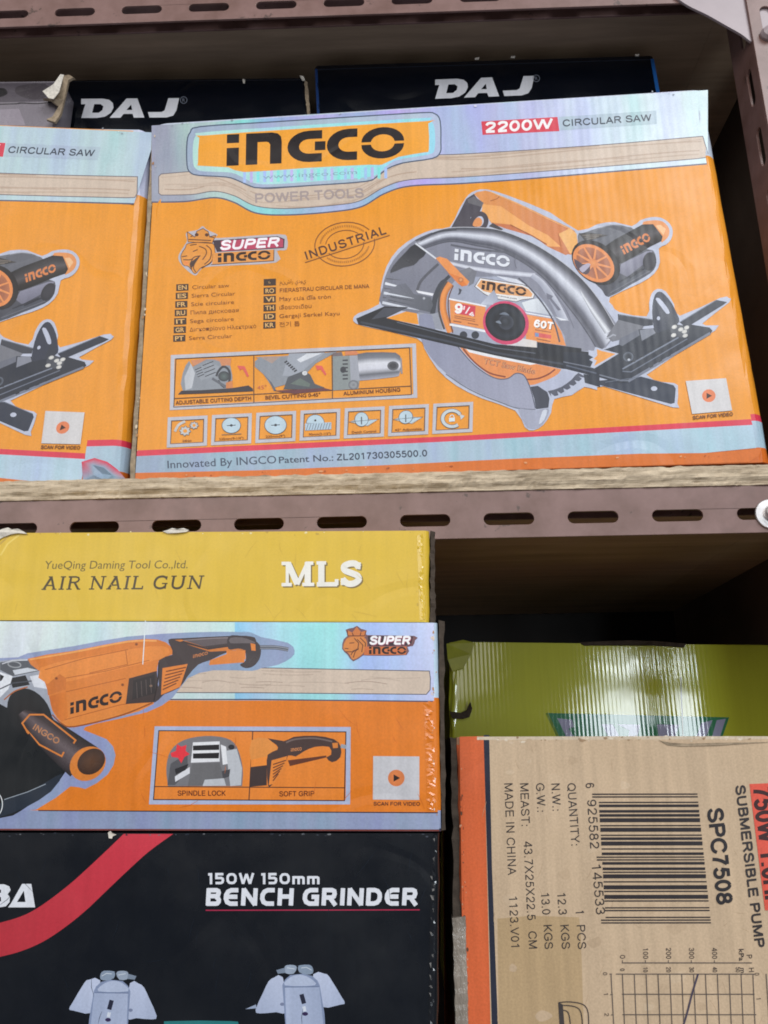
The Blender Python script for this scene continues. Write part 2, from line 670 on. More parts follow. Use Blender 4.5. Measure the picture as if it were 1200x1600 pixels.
ROUND = {   # rounded-square bold capitals
    'B': (.92, [[(.12, 0), (.12, 1)], [(.05, .89), (.62, .89), (.74, .84), (.78, .74), (.74, .62), (.62, .55), (.1, .55)],
                [(.6, .5), (.74, .44), (.81, .33), (.80, .22), (.72, .13), (.6, .11), (.05, .11)]]),
    'E': (.92, [[(.90, .89), (.45, .89), (.24, .80), (.13, .62), (.12, .40), (.22, .20), (.42, .11), (.90, .11)], [(.15, .51), (.86, .51)]]),
    'N': (1.0, [[(.12, 0), (.12, 1)], [(.88, 0), (.88, 1)], [(.10, .97), (.90, .03)]]),
    'C': (.92, [[(.90, .89), (.45, .89), (.24, .80), (.13, .62), (.12, .40), (.22, .20), (.42, .11), (.90, .11)]]),
    'H': (.98, [[(.12, 0), (.12, 1)], [(.86, 0), (.86, 1)], [(.1, .52), (.88, .52)]]),
    'G': (1.02, [[(.96, .89), (.45, .89), (.24, .80), (.13, .62), (.12, .40), (.22, .20), (.42, .11), (.90, .11), (.90, .50), (.55, .50)]]),
    'R': (.98, [[(.12, 0), (.12, 1)], [(.05, .89), (.62, .89), (.76, .83), (.80, .68), (.75, .52), (.62, .46), (.1, .46)], [(.50, .46), (.90, .0)]]),
    'I': (.24, [[(.12, 0), (.12, 1)]]),
    'D': (.98, [[(.12, 0), (.12, 1)], [(.05, .89), (.5, .89), (.70, .83), (.83, .68), (.86, .5), (.83, .32), (.70, .17), (.5, .11), (.05, .11)]]),
    '1': (.42, [[(.28, 0), (.28, 1)], [(.02, .88), (.30, .88)]]),
    '5': (.80, [[(.76, .90), (.13, .90), (.13, .56), (.56, .56), (.70, .48), (.72, .33), (.66, .17), (.54, .11), (.05, .11)]]),
    '0': (.94, [[(.5, .89), (.28, .86), (.14, .70), (.12, .5), (.14, .3), (.28, .14), (.5, .11), (.68, .14), (.82, .3), (.84, .5), (.82, .7), (.68, .86), (.48, .89)]]),
    'W': (1.35, [[(.08, 1), (.36, .04)], [(.36, .04), (.67, .92)], [(.67, .92), (.98, .04)], [(.98, .04), (1.27, 1)]]),
    'm': (1.12, [[(.12, 0), (.12, .72)], [(.08, .62), (.48, .62), (.57, .56), (.58, .42), (.58, 0)], [(.56, .62), (.92, .62), (1.01, .56), (1.02, .42), (1.02, 0)]]),
}


def srf(x, y, wd=.30):
    return {'p': [(x - wd / 2, y), (x + wd / 2, y)], 'w': .55}


SLAB = {   # slab capitals
    'A': (.95, [[(.12, .0), (.50, .98)], [(.48, .98), (.80, .0)], {'p': [(.24, .32), (.70, .32)], 'w': .6}, srf(.14, .03), srf(.80, .03), srf(.44, .97, .26)]),
    'I': (.34, [[(.17, 0), (.17, 1)], srf(.17, .03, .34), srf(.17, .97, .34)]),
    'R': (.92, [[(.2, 0), (.2, 1)], {'p': [(.04, .96), (.52, .96), (.68, .90), (.74, .76), (.68, .62), (.52, .54), (.2, .54)], 'w': .75}, [(.48, .54), (.78, .04)], srf(.2, .03, .34), srf(.82, .03, .22)]),
    'N': (1.0, [{'p': [(.18, 0), (.18, 1)], 'w': .7}, {'p': [(.82, 0), (.82, 1)], 'w': .7}, [(.16, .98), (.82, .02)], srf(.18, .03, .34), srf(.14, .97, .28), srf(.82, .97, .34)]),
    'L': (.80, [[(.2, 0), (.2, 1)], {'p': [(.04, .04), (.76, .04)], 'w': .7}, {'p': [(.74, 0), (.74, .26)], 'w': .6}, srf(.2, .97, .34)]),
    'G': (.98, [smooth([(.86, .80), (.68, .93), (.46, .95), (.22, .82), (.12, .5), (.22, .18), (.48, .05), (.70, .09), (.84, .20)], False, 4), {'p': [(.84, .02), (.84, .42)], 'w': .8}, {'p': [(.84, .70), (.84, .98)], 'w': .5}, srf(.78, .42, .36)]),
    'U': (1.0, [smooth([(.18, 1), (.18, .35), (.28, .12), (.5, .04), (.72, .12), (.82, .35), (.82, 1)], False, 4), srf(.18, .97, .34), srf(.82, .97, .30)]),
}

SANS = {   # plain grotesque capitals and figures, centre lines in cap heights
    'A': (.93, [[(.06, 0), (.465, .97)], [(.465, .97), (.87, 0)], [(.20, .33), (.73, .33)]]),
    'B': (.93, [[(.16, 0), (.16, 1)], [(.16, .93), (.56, .93), (.70, .88), (.75, .75), (.70, .61), (.56, .54), (.16, .54)], [(.55, .54), (.74, .48), (.81, .31), (.75, .14), (.56, .07), (.16, .07)]]),
    'C': (1.0, [smooth([(.90, .70), (.76, .88), (.54, .94), (.28, .85), (.13, .62), (.13, .36), (.27, .14), (.54, .06), (.78, .13), (.92, .33)], False, 3)]),
    'D': (1.0, [[(.16, 0), (.16, 1)], smooth([(.16, .93), (.50, .93), (.76, .82), (.88, .5), (.76, .18), (.50, .07), (.16, .07)], False, 3)]),
    'E': (.93, [[(.16, 0), (.16, 1)], [(.16, .93), (.84, .93)], [(.16, .52), (.78, .52)], [(.16, .07), (.87, .07)]]),
    'F': (.85, [[(.16, 0), (.16, 1)], [(.16, .93), (.82, .93)], [(.16, .49), (.72, .49)]]),
    'G': (1.08, [smooth([(.93, .70), (.79, .88), (.56, .94), (.29, .85), (.13, .60), (.14, .34), (.29, .14), (.56, .06), (.78, .11), (.95, .24)], False, 3), [(.95, .20), (.95, .46), (.57, .46)]]),
    'H': (1.0, [[(.16, 0), (.16, 1)], [(.84, 0), (.84, 1)], [(.16, .53), (.84, .53)]]),
    'I': (.39, [[(.195, 0), (.195, 1)]]),
    'J': (.78, [smooth([(.62, 1), (.62, .30), (.54, .11), (.36, .06), (.18, .12), (.12, .32)], False, 3)]),
    'K': (.93, [[(.16, 0), (.16, 1)], [(.84, .98), (.18, .36)], [(.38, .55), (.86, .02)]]),
    'L': (.78, [[(.16, 0), (.16, 1)], [(.16, .07), (.75, .07)]]),
    'M': (1.16, [[(.16, 0), (.16, 1)], [(.18, .97), (.58, .05)], [(.58, .05), (.98, .97)], [(1.0, 0), (1.0, 1)]]),
    'N': (1.0, [[(.16, 0), (.16, 1)], [(.17, .96), (.83, .04)], [(.84, 0), (.84, 1)]]),
    'O': (1.08, [ell(.54, .5, .42, .44, 90, 450, 22) + [(.54, .94)]]),
    'P': (.93, [[(.16, 0), (.16, 1)], [(.16, .93), (.60, .93), (.76, .86), (.82, .70), (.76, .54), (.60, .47), (.16, .47)]]),
    'Q': (1.08, [ell(.54, .5, .42, .44, 90, 450, 22) + [(.54, .94)], [(.62, .24), (.96, -.03)]]),
    'R': (1.0, [[(.16, 0), (.16, 1)], [(.16, .93), (.64, .93), (.80, .86), (.84, .72), (.78, .57), (.62, .49), (.16, .49)], [(.56, .49), (.92, .01)]]),
    'S': (.93, [smooth([(.80, .72), (.68, .89), (.46, .94), (.24, .88), (.15, .73), (.25, .58), (.48, .51), (.72, .44), (.83, .27), (.72, .11), (.46, .06), (.22, .13), (.11, .31)], False, 3)]),
    'T': (.85, [[(.425, 0), (.425, .94)], [(.03, .93), (.82, .93)]]),
    'U': (1.0, [smooth([(.16, 1), (.16, .40), (.24, .14), (.5, .06), (.76, .14), (.84, .40), (.84, 1)], False, 3)]),
    'V': (.93, [[(.06, 1), (.465, .03)], [(.465, .03), (.87, 1)]]),
    'W': (1.31, [[(.06, 1), (.36, .03)], [(.36, .03), (.655, .96)], [(.655, .96), (.95, .03)], [(.95, .03), (1.25, 1)]]),
    'X': (.93, [[(.08, 0), (.85, 1)], [(.08, 1), (.85, 0)]]),
    'Y': (.93, [[(.06, 1), (.465, .44)], [(.87, 1), (.465, .44)], [(.465, .46), (.465, 0)]]),
    'Z': (.85, [[(.08, .93), (.76, .93)], [(.76, .92), (.08, .08)], [(.06, .07), (.79, .07)]]),
    '0': (.78, [ell(.39, .5, .27, .44, 90, 450, 20) + [(.39, .94)]]),
    '1': (.78, [[(.44, 0), (.44, 1)], [(.44, .95), (.32, .84), (.16, .77)]]),
    '2': (.78, [smooth([(.13, .70), (.20, .87), (.40, .94), (.60, .87), (.66, .70), (.56, .50), (.28, .27), (.13, .08)], False, 3), [(.10, .07), (.69, .07)]]),
    '3': (.78, [smooth([(.12, .74), (.22, .89), (.40, .94), (.58, .88), (.63, .73), (.56, .59), (.36, .53)], False, 3), smooth([(.36, .53), (.58, .48), (.67, .30), (.58, .12), (.38, .06), (.20, .11), (.10, .27)], False, 3)]),
    '4': (.78, [[(.56, 0), (.56, 1)], [(.54, .96), (.08, .27)], [(.05, .27), (.72, .27)]]),
    '5': (.78, [[(.64, .93), (.24, .93), (.16, .50)], smooth([(.16, .50), (.30, .60), (.46, .61), (.62, .52), (.67, .34), (.60, .15), (.40, .06), (.21, .11), (.11, .27)], False, 3)]),
    '6': (.78, [ell(.40, .33, .27, .27, 0, 360, 18) + [(.67, .33)], smooth([(.64, .76), (.54, .90), (.40, .94), (.22, .84), (.14, .60), (.13, .34)], False, 3)]),
    '7': (.78, [[(.10, .93), (.69, .93)], smooth([(.67, .90), (.46, .60), (.34, .28), (.29, 0)], False, 3)]),
    '8': (.78, [ell(.39, .73, .23, .21, 90, 450, 16) + [(.39, .94)], ell(.39, .29, .28, .23, 90, 450, 16) + [(.39, .52)]]),
    '9': (.78, [ell(.38, .66, .26, .27, 0, 360, 18) + [(.64, .66)], smooth([(.14, .24), (.24, .10), (.38, .06), (.56, .16), (.64, .42), (.65, .66)], False, 3)]),
    '.': (.39, [[(.195, 0), (.195, .15)]]), ':': (.39, [[(.195, 0), (.195, .15)], [(.195, .55), (.195, .70)]]),
    '-': (.46, [[(.06, .36), (.40, .36)]]), '/': (.39, [[(.0, 0), (.39, 1)]]),
}

INK = c(34, 33, 36)
OR_S = c(234, 152, 43)
FOIL = c(196, 212, 224, 1)
HALO = c(186, 192, 208)
WOOD = c(206, 188, 172)
BROWN = c(120, 58, 22)


# ------------------------------------------------------------------ printed artwork of the saw cartons
def saw_art(a, right=True):
    z3 = lambda *p: Z(540, 280, 3, p)
    zA = lambda *p: Z(540, 360, 6, p)
    zB = lambda *p: Z(700, 360, 6, p)
    zC = lambda *p: Z(700, 540, 5.4545, p)
    zD = lambda *p: Z(880, 440, 4.4444, p)
    zE = lambda *p: Z(680, 280, 5.4545, p)
    zF = lambda *p: Z(860, 320, 6, p)
    z7 = lambda *p: Z(800, 280, 3, p)
    zL = lambda *p: Z(280, 170, 2.857, p)
    L0 = 4 if right else 0
    # base sheet
    def edgeL(y):
        return 246 + (208 - 243) * (y - 194) / 558

    def edgeR(y):
        return 1086 + 99 * (y - 141) / 581 - (0 if right else 18)
    tl, tr = (edgeL(196), 196), (edgeR(142), 142)
    a.poly([tl, tr, (edgeR(700), 700), (edgeL(738), 738)], OR_S)
    lav, grn, blu, wht = c(158, 162, 180, 1), c(176, 200, 198, 1), c(156, 176, 214, 1), c(204, 222, 228, 1) if right else c(184, 208, 214, 1)  # foil sheen put into the ink colours, different on each carton
    cy, vio = c(140, 216, 214, 1), c(190, 176, 230, 1)
    # foil header, following the wavy lower line
    top = [(243, 196), (262, 195), (290, 193), (330, 190), (380, 187), (440, 183), (500, 180), (560, 176), (620, 173), (700, 168), (780, 163), (860, 158), (940, 152), (1020, 147), (1087, 143)]
    low = [(241, 319), (262, 318), (290, 316), (330, 315), (380, 334), (440, 334), (500, 332), (560, 325), (620, 302), (700, 288), (780, 283), (860, 277), (940, 270), (1020, 263), (1106, 256)]
    cols = [lav, lav, grn, grn, cy, blu, vio, blu, vio, c(172, 190, 222, 1), c(186, 188, 226, 1), c(194, 204, 228, 1), c(198, 218, 228, 1), wht, wht] if right else [wht] * 15
    wave = smooth([(237, 316), (290, 315), (335, 309), (365, 316), (400, 333), (450, 336), (520, 331), (565, 323), (600, 303), (640, 291), (720, 287), (820, 280), (960, 268), (1106, 256)], False, 6)
    topc = []
    for p in wave:
        x = p[0]
        topc.append((x, 196 + (x - 243) * (142 - 196) / (1087 - 243)))

    def foilcol(x):
        for i in range(len(top) - 1):
            if x <= top[i + 1][0]:
                return mix(cols[i], cols[i + 1], min(1, max(0, (x - top[i][0]) / (top[i + 1][0] - top[i][0]))))
        return cols[-1]
    v, cc, f = [], [], []
    for i, (p, q) in enumerate(zip(topc, wave)):
        v += [p, q]
        cc += [foilcol(p[0]), mix(foilcol(q[0] - 30), cy, .25 if 360 < q[0] < 620 else 0)]
        if i:
            f.append((2 * i - 2, 2 * i - 1, 2 * i + 1, 2 * i))
    a.raw(v, f, cc)
    a.stroke([(p[0], p[1]) for p in wave], 2.2, c(88, 92, 112))
    # wood-look band
    wl = smooth([(252, 305), (300, 304), (335, 299), (366, 306), (400, 322), (450, 326), (520, 321), (562, 314), (600, 293), (640, 281), (720, 277), (820, 270), (960, 259), (1090, 248)], False, 6)
    wt = smooth([(252, 272), (300, 268), (340, 266), (372, 276), (405, 294), (450, 293), (520, 287), (562, 281), (600, 262), (640, 245), (720, 241), (820, 235), (960, 225), (1098, 213)], False, 6)
    outline = wt + [(1106, 240), (1104, 246)] + wl[::-1] + [(248, 302), (248, 276)]
    a.poly(outline, WOOD)
    rnd = random.Random(3)
    for k in range(26):
        t = rnd.random() * .9 + .05
        i0 = int(rnd.random() * (len(wl) - 14))
        n = 8 + int(rnd.random() * 18)
        seg = []
        for i in range(i0, min(i0 + n, len(wl))):
            tt = min(.96, max(.04, t + .06 * math.sin(i * .35 + k)))
            seg.append((lerp(wt[i][0], wl[i][0], tt), lerp(wt[i][1], wl[i][1], tt)))
        if len(seg) > 3:
            a.stroke(seg, .9 + rnd.random() * 1.2, mix(WOOD, c(176, 150, 132), .35 + .4 * rnd.random()))
    a.stroke(outline, 1.3, c(110, 104, 112), closed=True)
    # logo shield
    sh = smooth(zL((35, 250), (35, 150), (50, 105), (95, 80), (400, 60), (800, 35), (1080, 18), (1140, 22), (1165, 55), (1168, 150), (1165, 195), (1130, 222), (1000, 242), (930, 268), (880, 305), (830, 325), (600, 342), (370, 354), (310, 342), (260, 320), (210, 305), (90, 298), (50, 285)), True, 3)
    a.poly(sh, c(160, 176, 196, 1), grad=((290, 220), (690, 200), c(184, 198, 216, 1)))
    a.stroke(sh, 2.0, c(84, 96, 118), closed=True)
    sh2 = smooth(zL((62, 240), (62, 160), (75, 120), (110, 105), (500, 78), (1080, 42), (1120, 48), (1140, 90), (1140, 180), (1110, 205), (960, 232), (890, 290), (820, 308), (600, 325), (370, 338), (290, 310), (230, 285), (110, 280), (75, 268)), True, 3)
    a.poly(sh2, c(186, 226, 214, 1), grad=((302, 260), (560, 250), c(158, 224, 232, 1)))
    for k in range(22):
        x = 380 + k * 10.5
        y0 = 276 - (x - 400) * .03
        a.poly([(x, y0 - 9), (x + 4.5, y0 - 9.3), (x + 4.5, y0 + 9), (x, y0 + 9)], [c(170, 196, 238, 1), c(196, 188, 236, 1), c(140, 232, 222, 1)][k % 3])
    org = smooth(zL((90, 130), (110, 120), (500, 92), (1095, 56), (1112, 66), (1115, 180), (1095, 195), (980, 215), (905, 250), (850, 250), (560, 265), (290, 283), (220, 262), (95, 255), (84, 240)), True, 2)
    a.poly(org, c(240, 164, 60))
    lp = zL((211, 256), (1003, 218), (211, 120))
    a.logo(lp[0], (lp[1][0] - lp[0][0], lp[1][1] - lp[0][1]), (lp[2][0] - lp[0][0] + .8, lp[2][1] - lp[0][1] - 1.5), c(36, 30, 32))
    a.text("www.ingco.com", (411, 280), (558, 272), 7, c(140, 172, 190), .0)
    a.sans("POWER TOOLS", (398, 317.5), (569, 308.5), 14.5, c(166, 152, 150), .21)
    # power label
    a.poly([(752, 190), (871, 183), (874, 205), (754, 211)], c(214, 66, 84))
    a.sans("2200W", (757, 207.5), (863, 201), 15.5, c(242, 240, 242), .26, .06)
    a.poly([(873, 183), (1025, 173), (1026, 194), (875, 204)], c(176, 196, 206, 1))
    a.sans("CIRCULAR SAW", (879, 198), (1018, 189), 10.5, c(62, 70, 84), .20)
    # bottom bands
    a.poly([(edgeL(702), 704), (700, 682), (edgeR(640) + 2, 655), (edgeR(650) + 3, 664), (700, 690), (edgeL(712), 713)], c(216, 56, 80))
    a.poly([(edgeL(712), 713), (700, 690), (edgeR(650) + 3, 664), (edgeR(700), 700), (1100, 708), (1000, 709), (800, 717), (600, 727), (400, 735), (edgeL(738), 739)], c(150, 170, 192, 1), grad=((300, 700), (1150, 690), c(180, 206, 222, 1)))
    a.poly([(edgeL(738), 739), (400, 735), (600, 727), (800, 717), (1000, 709), (1100, 708), (1170, 703), (1190, 700), (1186, 712), (1170, 722), (900, 731), (600, 741), (300, 750), (edgeL(750), 752)], c(214, 112, 38))
    a.text("Innovated By INGCO", (262, 732), (432, 724), 12, c(64, 76, 96), .008)
    a.text("Patent No.:", (436, 724), (521, 720), 10, c(54, 64, 84), .012)
    a.sans("ZL201730305500.0", (526, 719.8), (668, 713), 10.2, c(54, 64, 84), .2)
    # emblem: crowned lion head and name plates
    zl = lambda *p: Z(270, 340, 6.6667, p)
    halo = smooth(zl((60, 400), (110, 310), (150, 240), (140, 160), (260, 130), (310, 90), (360, 130), (470, 180), (470, 215), (1100, 175), (1190, 220), (1185, 335), (1085, 350), (1075, 470), (400, 510), (290, 545), (240, 605), (160, 560), (75, 470)), True, 3)
    a.poly(halo, c(186, 182, 190))
    head = smooth(zl((85, 400), (130, 320), (170, 270), (400, 265), (440, 340), (430, 420), (380, 490), (300, 520), (235, 585), (190, 540), (160, 510), (105, 490)), True, 4)
    a.poly(head, c(228, 150, 62))
    crown = zl((160, 255), (150, 150), (230, 205), (250, 145), (315, 115), (370, 150), (385, 200), (450, 185), (410, 270))
    a.poly(crown, c(222, 146, 62))
    DK = c(86, 50, 34)
    for st, wd in ((crown + crown[:1], 1.0), (head + head[:1], 1.0)):
        a.stroke(st, wd, DK)
    for q in (((210, 355), (260, 335)), ((95, 410), (150, 400)), ((110, 440), (190, 440), (230, 410), (290, 400)), ((215, 420), (180, 490), (200, 540)),
              ((275, 300), (340, 330), (350, 380), (310, 440)), ((350, 290), (400, 340), (390, 430), (330, 490)), ((180, 290), (250, 280)), ((165, 230), (400, 240)),
              ((240, 455), (215, 520), (240, 570)), ((420, 380), (405, 460), (300, 530)), ((185, 200), (215, 190)), ((380, 200), (430, 210))):
        a.stroke(smooth(zl(*q), False, 3), 1.5, DK)
    for p in ((250, 180), (355, 182)):
        a.disc(*zl(p)[0], 3, 2.6, [DK, DK])
    a.poly(zl((180, 470), (250, 420), (290, 395), (240, 470), (195, 530)), c(70, 46, 40))
    a.poly(zl((110, 455), (160, 455), (170, 490), (130, 505)), c(236, 140, 70))
    a.poly(zl((415, 240), (1090, 195), (1165, 225), (1160, 320), (460, 360)), c(64, 50, 62))
    a.poly(zl((500, 245), (1085, 205), (1150, 230), (1150, 310), (510, 352)), c(186, 70, 100))
    q = zl((482, 338), (1130, 302))
    a.sans("SUPER", q[0], (q[1][0] - 4, q[1][1]), 14, c(246, 240, 246), .27, .25)
    a.poly(zl((420, 370), (1055, 335), (1050, 450), (410, 490)), c(226, 150, 72))
    a.stroke(zl((1055, 335), (1052, 452), (395, 492)), 1.2, DK)
    q = zl((470, 470), (1018, 435), (470, 375))
    a.logo(q[0], (q[1][0] - q[0][0], q[1][1] - q[0][1]), (0, -14), c(50, 34, 30))
    # stamp
    zi = lambda *p: Z(460, 330, 7.5, p)
    STM = c(134, 80, 40)
    cx, cyy = zi((590, 388))[0]
    a.ring(cx, cyy, 47, 34, 1.5, STM, -8)
    a.ring(cx, cyy + .5, 30, 22, 1.3, STM, -8)
    rr = random.Random(5)
    for k in range(26):
        ang = lerp(195, 330, k / 25)
        if 0 <= k <= 25:
            p = ell(cx, cyy, 38.5, 28, ang, ang + 1, 1, -8)[0]
            a.poly([(p[0] - 1.2, p[1] - 1.8), (p[0] + .9, p[1] - 1.6), (p[0] + 1.1, p[1] + 1.5), (p[0] - .8, p[1] + 1.6)], mix(STM, OR_S, .45))
        p = ell(cx, cyy, 38.5, 28, lerp(20, 140, k / 25), 200, 1, -8)[0]
        a.poly([(p[0] - 1.2, p[1] - 1.5), (p[0] + .9, p[1] - 1.7), (p[0] + 1, p[1] + 1.5), (p[0] - .8, p[1] + 1.4)], mix(STM, OR_S, .45))
    a.poly(zi((100, 590), (100, 480), (1050, 165), (1110, 270)), OR_S)
    q = zi((135, 575), (1085, 265))
    a.sans("INDUSTRIAL", q[0], q[1], 13, c(84, 48, 34), .20, track=.12)
    a.stroke(zi((125, 605), (1118, 285)), 1.5, STM)
    # language list
    TXT = c(132, 72, 28)
    rows = [("EN", "Circular saw", 58), ("ES", "Sierra Circular", 68), ("FR", "Scie circulaire", 67), ("RU", "Пила дисковая", 75), ("IT", "Sega circolare", 68), ("GR", "Δισκοπρίονο Ηλεκτρικό", 104), ("PT", "Serra Circular", 67)]
    for k, (t, s_, wd) in enumerate(rows):
        x, y = 275.6 - .8 * k, 444.6 + 13.25 * k
        a.poly([(x, y), (x + 19, y - .8), (x + 19, y + 9.4), (x, y + 10.2)], c(62, 44, 36))
        a.text(t, (x + 3, y + 8.4), (x + 16.5, y + 7.8), 6.6, c(226, 178, 110), .02)
        a.text(s_, (x + 25, y + 7.6), (x + 25 + wd, y + 7.6 - wd * .055), 6.0, TXT, 0)
    rows = [("ع", "منشار يدوي", 41), ("RO", "FIERASTRAU CIRCULAR DE MANA", 140), ("VI", "May cưa đĩa tròn", 80), ("TH", "เลื่อยวงเดือน", 50), ("ID", "Gergaji Serkel Kayu", 94), ("KR", "전기 톱", 32)]
    for k, (t, s_, wd) in enumerate(rows):
        x, y = 412.2 - .12 * k, 436.4 + 13.4 * k
        a.poly([(x, y), (x + 19, y - .8), (x + 19, y + 9.6), (x, y + 10.4)], c(62, 44, 36))
        a.text(t, (x + (3 if k else 7), y + 8.4), (x + (16.5 if k else 12), y + 7.8), 6.6, c(226, 178, 110), .02)
        (a.sans if t == "RO" else a.text)(s_, (x + 25, y + 7.4), (x + 25 + wd, y + 7.4 - wd * .05), 6.0, TXT, .17 if t == "RO" else 0)
    # three-picture strip
    a.stroke([(270, 558), (647, 540), (649, 619), (268.5, 638)], 6, c(190, 190, 200), closed=True)
    a.stroke([(275, 561), (640, 543.5), (643, 617), (271.7, 636.5)], 1.4, c(80, 62, 56), closed=True)
    for q in (((396.7, 555.4), (396.7, 629.6)), ((518.8, 549.5), (519.6, 623)), ((273, 623), (643, 603.5))):
        a.stroke(q, 1.4, c(96, 66, 48))
    g1, g2, g3, g4 = c(140, 146, 156), c(98, 102, 112), c(60, 62, 70), c(186, 190, 198)
    zp = lambda *p: Z(260, 540, 6, p)
    a.poly(zp((230, 140), (350, 125), (610, 120), (600, 200), (480, 190), (250, 190)), c(206, 138, 98))
    a.poly(smooth(zp((160, 440), (155, 260), (215, 145), (250, 200), (380, 130), (500, 150), (520, 200), (600, 190), (620, 380), (560, 410), (440, 420)), True, 2), g1)
    a.poly(zp((270, 250), (380, 150), (500, 200), (470, 280), (330, 330)), c(150, 156, 166))
    a.poly(zp((170, 300), (230, 170), (270, 260), (240, 400), (180, 420)), g4)
    for k in range(4):
        a.stroke(zp((270 + 8 * k, 230 + 22 * k), (330 + 8 * k, 205 + 22 * k)), 1.3, g3)
        a.stroke(zp((340 + 8 * k, 190 + 34 * k), (440 + 8 * k, 150 + 34 * k)), 1.3, g3)
    a.stroke(smooth(zp((470, 290), (530, 200), (590, 240), (590, 340), (540, 390)), True, 3), 3.5, g3)
    a.disc(*zp((540, 290))[0], 9, 8, [c(96, 110, 110), g3])
    a.stroke(zp((430, 310), (560, 390)), 4, g2)
    a.poly(zp((560, 350), (620, 330), (625, 400), (560, 405)), c(206, 130, 80))
    a.poly(zp((110, 460), (140, 425), (330, 420), (620, 400), (770, 375), (810, 405), (815, 430), (400, 450)), c(56, 50, 58))
    a.poly(zp((665, 190), (735, 195), (775, 285), (760, 300), (715, 220), (690, 235)), c(222, 96, 86))
    zq = lambda *p: Z(450, 530, 5.714, p)
    a.poly(zp((835, 110), (920, 105), (1080, 100), (1250, 85), (1200, 240), (1000, 200)), c(168, 148, 140))
    a.poly(zp((830, 150), (880, 110), (990, 170), (1060, 110), (1330, 85), (1600, 60), (1400, 170), (1250, 330), (1000, 400), (910, 270), (830, 200)), g1)
    a.poly(zq((10, 130), (330, 120), (160, 260), (100, 330), (-50, 330)), c(158, 164, 176))
    a.poly(zq((80, 185), (170, 130), (300, 128), (110, 210)), c(214, 218, 226))
    a.poly(zp((900, 260), (990, 350), (1030, 420), (1010, 430), (960, 330)), g2)
    for k in range(6):
        a.stroke(zq((-30 + 17 * k, 212 + 16 * k), (-5 + 17 * k, 196 + 16 * k)), 2.6, g3)
    a.poly(zq((-40, 450), (0, 340), (150, 280), (200, 320), (240, 400), (330, 435), (200, 450)), c(84, 88, 96))
    a.poly(zq((20, 400), (110, 350), (200, 400), (190, 430)), c(104, 116, 112))
    a.poly(zp((1000, 425), (1480, 400), (1560, 420), (1200, 455)), c(104, 60, 66))
    a.disc(*zq((150, 305))[0], 4, 3.4, [g4, c(220, 222, 226)])
    a.text("45°", (402.5, 609), (417, 608), 6, c(204, 106, 74), .0)
    a.poly(zq((245, 235), (305, 240), (345, 315), (330, 325), (290, 270), (262, 280)), c(220, 96, 86))
    a.poly(zq((400, 125), (480, 115), (490, 150), (400, 155)), c(116, 104, 108))
    a.poly(zq((510, 110), (610, 105), (640, 140), (510, 145)), c(214, 132, 90))
    a.poly(zq((400, 155), (620, 145), (640, 370), (630, 445), (402, 460)), c(136, 144, 146))
    a.poly(zq((550, 150), (620, 145), (640, 370), (560, 375)), c(160, 164, 176))
    for k in range(6):
        a.stroke(zq((488, 192 + 33 * k), (535, 190 + 33 * k)), 2.4, g3)
    a.disc(*zq((492, 275))[0], 4.5, 5, [g3, g3])
    A1 = zq((620, 135), (700, 120), (850, 118), (960, 122), (1000, 150), (1015, 210))
    B1 = zq((640, 372), (720, 366), (850, 352), (950, 340), (990, 330), (1012, 260))
    a.strip(A1, B1, [g2, c(120, 124, 136), c(214, 216, 226), c(206, 208, 220), g2, c(164, 166, 180)])
    a.disc(*zq((938, 240))[0], 9, 7.2, [g3, g3, c(104, 106, 114)])
    a.stroke(zq((1008, 170), (1016, 310)), 2.5, c(140, 140, 146))
    a.disc(*zq((585, 410))[0], 8, 7.5, [c(120, 124, 132), c(150, 154, 160), g2])
    a.sans("ADJUSTABLE CUTTING DEPTH", (275, 632.5), (393, 625.5), 5.8, c(104, 50, 20), .19)
    a.text("BEVEL CUTTING 0-45°", (415, 624.5), (501, 619.5), 5.6, c(110, 54, 20), .02)
    a.sans("ALUMINIUM HOUSING", (537, 618), (626, 612), 5.8, c(104, 50, 20), .19)
    # seven icons
    for k in range(7):
        x, y = 265.5 + 69.1 * k, 655 - 3.55 * k
        q = lambda u, v_: (x + u, y + v_ - u * .05 - .0)
        a.stroke([q(-.5, 0), q(56.5, 0), q(55.5, 42), q(-2, 42)], 5.2, c(190, 190, 200), closed=True)
        a.stroke([q(3, 3), q(53, 3), q(52, 39), q(1, 39)], 1.1, c(104, 84, 76), closed=True)
        LB, ln = c(186, 208, 222), c(84, 92, 102)
        if k == 0:
            for (u, v_, r_) in ((24, 20, 9), (38, 12, 7)):
                p = q(u, v_)
                g = []
                for i in range(32):
                    rr_ = r_ * (1 if i % 4 < 2 else .78)
                    g.append((p[0] + rr_ * math.cos(i * math.pi / 16), p[1] + rr_ * .85 * math.sin(i * math.pi / 16)))
                a.poly(g, c(196, 196, 196))
                a.stroke(g, .8, ln, closed=True)
                a.disc(*p, r_ * .36, r_ * .32, [OR_S, OR_S])
            a.stroke(smooth([q(8, 20), q(14, 10), q(24, 5)], False, 4), 4, c(196, 196, 196))
        elif k in (1, 2):
            p = q(27, 15 if k == 1 else 18)
            r_ = 14.5 if k == 1 else 17
            a.disc(*p, r_, r_ * .83, [LB, LB])
            a.ring(*p, r_, r_ * .83, .9, ln)
            a.stroke([(p[0] - 7, p[1] + .4), (p[0] + 7, p[1] - .4)], 1.2, c(52, 58, 70))
            a.disc(*p, 2.2, 2, [c(44, 48, 60), c(44, 48, 60)])
            if k == 1:
                a.stroke([q(12, 29), q(43, 29)], .9, ln)
        elif k == 3:
            p = q(20, 18)
            a.poly(ell(p[0], p[1], 14, 13, 180, 360, 14), LB)
            a.stroke(ell(p[0], p[1], 14, 13, 180, 360, 14), .9, ln)
